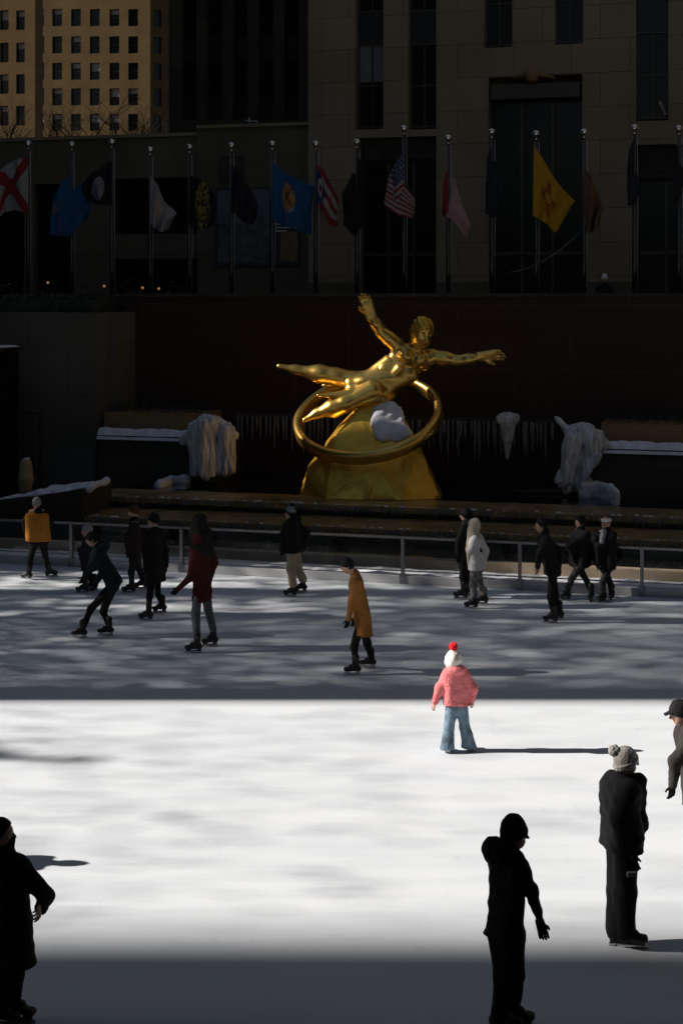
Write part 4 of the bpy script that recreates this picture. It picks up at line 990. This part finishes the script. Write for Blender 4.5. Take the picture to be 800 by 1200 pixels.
person('person with long black hair in a red jacket and grey jeans holding one arm out', (235, 760), 165, (234, 611), (236, 624), (237, 676), [(227, 765, 185), (246, 757, 200)], [(229, 719), (244, 715)],
       [((222, 678), (209, 690)), ((251, 660), (245, 682))], S=1.04, top=dict(mat='red', bulk=.015, hem=(237, 703), hemw=.12, hemr=.12), legs=dict(mat='heather', knee=.07, ankle=.062, end=.1), glove=('black', 'black'),
       hair=dict(front=.06, long=[((234, 610), (232, 628), .12, .15), ((230, 628), (231, 645), .13, .12), ((240, 626), (241, 649), .13, .125), ((235, 630), (236, 645, -.12), .14, .10)]), h=.016, seed=16,
       extra=lambda root, c: SDF(.05).slab(c['nk']-c['up']*.07, c['nk']-c['up']*.20, c['l'], .10, .135, .125, .135).cut((0,0,-1), c['J']((237, 645))).build('shawl', M['black'], root, .016))
person('skater in a striped pompom beanie, black jacket and loose pale trousers', (341, 695), 160, (340, 601), (342, 611), (344, 645), [(340, 699, 185), (352, 694, 200)], [(341, 668), (349, 666)],
       [((332, 626), (331, 643)), ((358, 627), (354, 642))], S=1.0, top=dict(mat='black', bulk=.05, hem=(344, 647), hemw=.12, hemr=.12, fold=.014, hood=True), legs=dict(mat='pale', knee=.09, ankle=.085, thigh=.105, end=.1), hair=dict(short=True),
       hat=dict(mat='stripe', fold='black', pom=((342, 592), .045, 'black')), glove='black', h=.016, seed=17)
person('stooping man in a knee-length camel coat and black cap', (421, 788), 180, (407, 663), (417, 676), (425, 722), [(413, 791, 180), (431, 783, 180)], [(415, 758), (430, 753)],
       [((412, 706), (408, 726)), ((421, 704), (416, 724))], S=.97, hpitch=18, top=dict(mat='camel', bulk=.018, hem=(426, 743), hemw=.10, hemr=.13, hemn=(-.1,0,-1), long=True, hood=False, fold=.007), legs=dict(mat='black', ankle=.05), boots=('rubber', 'holder_white'), glove='black',
       hair=dict(short=True), hat=dict(mat='black', name='cap', brow=.02), h=.014, seed=18)
person('dark figure half hidden behind the white hooded jacket', (543, 700), 170, (546, 604), (545, 615), (544, 650), [(540, 702, 180), (548, 698, 180)], [(542, 676), (547, 675)],
       [((537, 633), (537, 650)), ((553, 633), (553, 650))], S=1.05, top=dict(mat='black', bulk=.02, hem=(544, 664), hood=True), legs=dict(mat='black'), hair=dict(), hat=dict(mat='black', brow=-.01), glove='black', h=.018, seed=19)
person('person in a white jacket, beige fur hood and patterned trousers', (558, 711), 160, (556, 618), (558, 628), (558, 662), [(552, 713, 185), (564, 708, 185)], [(554, 686), (562, 684)],
       [((551, 645), (556, 645, -.16)), ((569, 645), (566, 660))], S=.98, top=dict(mat='white', bulk=.03, hem=(558, 667), hemw=.10, hemr=.11), legs=dict(mat='camo', knee=.072, ankle=.066, thigh=.1, end=.1), glove='black',
       hair=dict(mat='cream', front=.06, long=[((556, 614), (555, 625), .12, .115), ((551, 622), (549, 644, -.12), .065, .06), ((549, 644, -.12), (549, 661, -.12), .055, .03)]), h=.016, seed=20)
person('lone black-clad skater with legs together in front of the railing', (646, 728), 185, (634, 616), (638, 627), (647, 667), [(645, 730, 182), (652, 726, 182)], [(645, 699), (650, 697)],
       [((632, 648), (630, 664)), ((655, 646), (655, 664))], S=1.03, hpitch=8, top=dict(mat='black', bulk=.02, hem=(647, 674)), legs=dict(mat='black', ankle=.05), hair=dict(short=True), glove=(None, 'black'), h=.016, seed=21)
person('person with bare head and dark trousers mottled with painted glints leaning by the railing with feet apart', (677, 701), 215, (680, 612), (680, 622), (678, 659), [(662, 703, 210), (692, 704, 250)], [(669, 679), (687, 680)],
       [((667, 640), (671, 651)), ((691, 640), (690, 656))], S=.98, hyaw=200, top=dict(mat='black', bulk=.025, hem=(678, 664)), legs=dict(mat='painted_glints'), hair=dict(short=True, front=.06), glove='black', h=.016, seed=22, face=False)
person('person in dark clothes with a white headband at the right end of the railing', (710, 703), 230, (710, 613), (710, 623), (710, 660), [(705, 705, 230), (716, 704, 250)], [(706, 682), (714, 682)],
       [((700, 641), (701, 659)), ((720, 641), (719, 659))], S=1.0, hyaw=220, top=dict(mat='black', bulk=.015, hem=(710, 666)), legs=dict(mat='charcoal'), hair=dict(), glove='black', h=.016, seed=23,
       extra=lambda root, c: (SDF(.02).ell(c['hc']+c['hu']*.04, (.118,.098,.115), (c['hf'], c['hl'], c['hu'])).cut(c['hu'], c['hc']+c['hu']*.085).cut(-c['hu'], c['hc']+c['hu']*.035).build('headband', M['white'], root, .012),
                              SDF(.02).cap(c['J']((707, 623, -.10)), c['J']((705, 635, -.14)), .06, .05).build('scarf', M['stripe'], root, .014)))
person('child in a pink quilted jacket, flared jeans and white hat with red pompom', (536, 880), 90, (531, 775), (534, 785), (535, 829), [(523, 881, 110), (550, 879, 65)], [(526, 853), (544, 852)],
       [((515, 806), (509.5, 823)), ((555, 807), (554, 820))], S=.76, top=dict(mat='pink', bulk=.03, hem=(536, 826), hemw=.13, hemr=.115, hood=True, fold=.007), legs=dict(mat='jeans', knee=.09, ankle=.095, thigh=.11, flare=.135), boots=('holder_white', 'holder_white'),
       hat=dict(mat='knit', tall=.0, cone=True, wide=1.22, brow=-.065, pom=((531.3, 757.8), .075, 'pom')), hair=dict(), hs=1.25, shw=.135, h=.011, seed=24)
person('person at the right edge in a grey jacket, black gloves and black cap', (818, 1019), 178, (797, 836), (806, 852), (817, 925), [(826, 1024, 180), (842, 1014, 180)], [(821, 972), (832, 968)],
       [((791, 893), (788, 920)), ((822, 895), (815, 920))], S=1.0, hpitch=14, top=dict(mat='greyjacket', bulk=.03, hem=(817, 948), hemw=.11), legs=dict(mat='black'), hair=dict(short=True), glove='black', face=True,
       hat=dict(mat='black', name='cap', bill=True, brow=.012), h=.012, seed=25)
person('person in a white pompom beanie, puffy black jacket and wide black trousers', (732, 1108), 15, (733, 893), (727, 914), (728, 985), [(729, 1108, 8), (740, 1111, -10)], [(724, 1045), (732, 1046)],
       [((741, 958), (737, 1002)), ((722, 960), (739, 1004))], S=1.0, hyaw=8, top=dict(mat='charcoal', bulk=.045, hem=(728, 992), hemw=.10, hemr=.13, fold=.013, blobs=[((740, 918), (751, 915), .085, .055), ((748, 913), (749, 935), .06, .06), ((742, 935), (750, 965), .09, .075)]),
       legs=dict(mat='black', knee=.105, ankle=.10, thigh=.115, end=.0), hair=dict(), glove='black', face=True,
       hat=dict(mat='knit', fold='knit', brow=.0, pom=((719.5, 880), .055, 'knit')), h=.011, seed=26,
       extra=lambda root, c: tag(MB().box(c['wr'][1].x-.045, c['wr'][1].x+.035, c['wr'][1].y-.08, c['wr'][1].y-.04, c['wr'][1].z-.16, c['wr'][1].z-.12).build('phone', M['lightgrey'], root)) and None)  # the small grey box is a phone held at the right glove
def glasses(root, c):
    m = MB(); 
    for s_ in (1, -1):
        e = c['hc']+c['hf']*.105*c['S']+c['hl']*.036*s_*c['S']+c['hu']*.012*c['S']
        n = 14; ring = [e+(c['hl']*math.cos(6.2832*k/n)*.026+c['hu']*math.sin(6.2832*k/n)*.020)*c['S'] for k in range(n+1)]
        m.tube(ring, .0028, 5, False); m.tube([e+c['hl']*.026*s_*c['S'], c['hc']+c['hl']*.086*s_*c['S']-c['hf']*.01+c['hu']*.02*c['S']], .0028, 5)
    m.tube([c['hc']+c['hf']*.112*c['S']+c['hl']*.01*c['S']+c['hu']*.014*c['S'], c['hc']+c['hf']*.112*c['S']-c['hl']*.01*c['S']+c['hu']*.014*c['S']], .0028, 5)
    m.build('glasses', M['steel'], root, True)
person('large dark man in front in a black beanie, glasses and hooded coat', (599, 1207), 32, (602, 978), (596, 1000), (592, 1090), [(592, 1210, -5), (606, 1203, -10)], [(591, 1143), (603, 1142)],
       [((582, 1048), (590, 1085)), ((622, 1043), (633, 1083))], S=.97, hyaw=-4, top=dict(mat='black', bulk=-.004, hem=(590, 1100), hemw=.095, hemr=.125, fold=.012, hood=True, blobs=[((578, 992), (582, 1004), .085, .10)]),
       legs=dict(mat='black', knee=.085, ankle=.072, thigh=.11), hair=dict(short=True), glove='black', face=True, hat=dict(mat='black', fold='black', tall=.02, brow=.008), h=.011, seed=27, extra=glasses)
person('dark-haired man cut by the left edge in a long black coat with one bent arm', (10, 1198), 58, (1, 978), (3, 1001), (9, 1088), [(4, 1203, -20), (22, 1197, -15)], [(6, 1145), (19, 1143)],
       [((-24, 1046), (-22, 1085)), ((54, 1051), (48, 1064, -.26))], S=1.0, hyaw=5, top=dict(mat='black', bulk=.03, hem=(10, 1125), hemw=.13, hemr=.13, fold=.012, long=True, blobs=[((9, 995), (14, 984), .05, .028), ((28, 1085), (32, 1122), .05, .02)]),
       legs=dict(mat='black', ankle=.065), hair=dict(short=True, front=.02), face=True, h=.011, seed=28)
person('skater just past the left edge whose shadow points along the ice', (-232, 1012), 170, (-232, 835), (-232, 848), (-232, 920), [(-240, 1013, 180), (-226, 1010, 180)], [(-238, 967), (-228, 966)],
       [((-245, 890), (-243, 915)), ((-219, 890), (-221, 915))], S=.92, top=dict(mat='black', bulk=.02), legs=dict(mat='black'), hat=dict(mat='black'), hair=dict(), glove='black', h=.02, seed=31)
yq = YV(708, 44.6)
person('spectator in a white hat looking over the parapet at the top right', (708, 345, yq), 250, (708, 327), (708, 335), (708, 358), [(706, 380), (711, 380)], [(706, 370), (710, 370)],
       [((701, 345), (702, 352)), ((715, 345), (714, 352))], S=1.0, group='spectators', top=dict(mat='black', bulk=.03), legs=dict(mat='black'), hat=dict(mat='white', tall=.02), hair=dict(), glove='black', h=.022, seed=29)

SY0, SY1, SZ0, SZ1 = 39.4, 40.6, 20.0, 25.4  # gap added in the second tower, aims a sunbeam at the sculpture
# ================================================================== the towers that close the place in
def tower(label, x0, x1, y0, y1, z1, m_='wing_stone', z0=4.2):
    t = empty('office_tower', ((x0+x1)/2, (y0+y1)/2, z0), label, 'building', 'towers around the plaza')
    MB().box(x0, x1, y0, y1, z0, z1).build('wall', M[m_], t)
    return t
tower('narrow office tower left of the rink whose straight shadow edge crosses the ice', -72, -34, 22.0, 22.8, 64)
t = empty('office_tower', (-53, 67, 4.2), 'second office tower left of the rink with an opening added to let sun onto the sculpture', 'building', 'towers around the plaza')
MB().box(-72, -34, 32.3, SY0, 4.2, 64).box(-72, -34, SY1, 105, 4.2, 64).box(-35, -34, SY0, SY1, 4.2, SZ0).box(-35, -34, SY0, SY1, SZ1, 64).build('wall', M['wing_stone'], t)
def leafy_tree(label, x, y0, y1, z0, z1, n, dens, seed, lf=.15, cl=.7):
    r_ = random.Random(seed); b = Vector((x, (y0+y1)/2, 4.2)); t = empty('unseen_tree', b, label, 'tree', 'trees left of the plaza'); m = MB(); k = 0
    MB().tube([b, (b.x, b.y, z0), (b.x, b.y, (z0+z1)/2 if lf > .06 else z0+1), (b.x, b.y, z1-2 if lf > .06 else z0+3)], [.5, .4, .25, .08], 10).build('trunk', M['bark'], t, True)
    while k < n:
        y, z = r_.uniform(y0, y1), r_.uniform(z0, z1); q = dens(y, z)*(1+cl*math.sin(y*2.1+z*.5+seed)*math.sin(z*.9-y*.6)+cl*.6*math.sin(y*5.3+z*1.7))
        if r_.random()*1.6 > q: continue
        k += 1; o = Vector((x+r_.uniform(-1.5, 1.5), y, z)); a, e = [Vector((r_.uniform(-1, 1), r_.uniform(-1, 1), r_.uniform(-1, 1))).normalized()*lf for _ in (0, 1)]
        m.face([o-a-e, o+a-e, o+a+e, o-a+e])
    m.build('crown', M['leaf'], t)
leafy_tree('dense unseen tree added left of the plaza to dapple the shaded ice', -33, 22.6, 27.8, 9, 31, 41000, lambda y, z: 1.5-.045*(z-12), 3, .06, .1)  # added out of view, leaks a little sun onto the back ice
leafy_tree('thinner unseen tree added left of the plaza to let flecks of sun reach the railing', -33, 27.6, 32.5, 9, 31, 11500, lambda y, z: (1.3-.04*(z-12))*(.55 if y > 30.4 else 1), 8, .09, .5)  # added out of view, its gaps put sun flecks beside the railing
leafy_tree('small tree left of the plaza that throws soft streaks on the bright ice', -36, 14.2, 21.6, 12, 24, 2300, lambda y, z: .8*max(0, 1-(z-14)/10), 5, .05, .2)
leafy_tree('small dense tree left of the plaza shading one patch of bright ice', -36.5, 19.0, 20.1, 13, 18.7, 420, lambda y, z: 1.6-.9*max(0, (z-17.4)/1.3)-.8*abs(y-19.55), 6, .10, .5)
tower('distant office tower on the left whose shadow lies over the near ice', -160, -115, -90, 13.95, 150)
tower('tall office tower on the right side of the plaza', 30, 60, 18, 57, 70, 'dark_stone')
tower('dark office tower on the right side of the street', 22, 60, -40, 13, 100, 'dark_stone')
tower('dark office tower on the left side of the street', -80, -40, -40, 10, 100, 'dark_stone')
t = empty('shade_block', (0, -10, 4.4), 'unseen overhead slab added on the near side to darken the front ice', 'building')  # unseen slab overhead, added to cut skylight on the near ice
MB().box(-30, 21.9, -30, 12.6, 9.2, 12).build('shade_slab', M['dark_stone'], t)
for x in (-28, -18, 18): MB().box(x-.5, x+.5, 0, 1.0, 4.3, 9.2).build('column', M['dark_stone'], t)  # supports of the added overhead slab
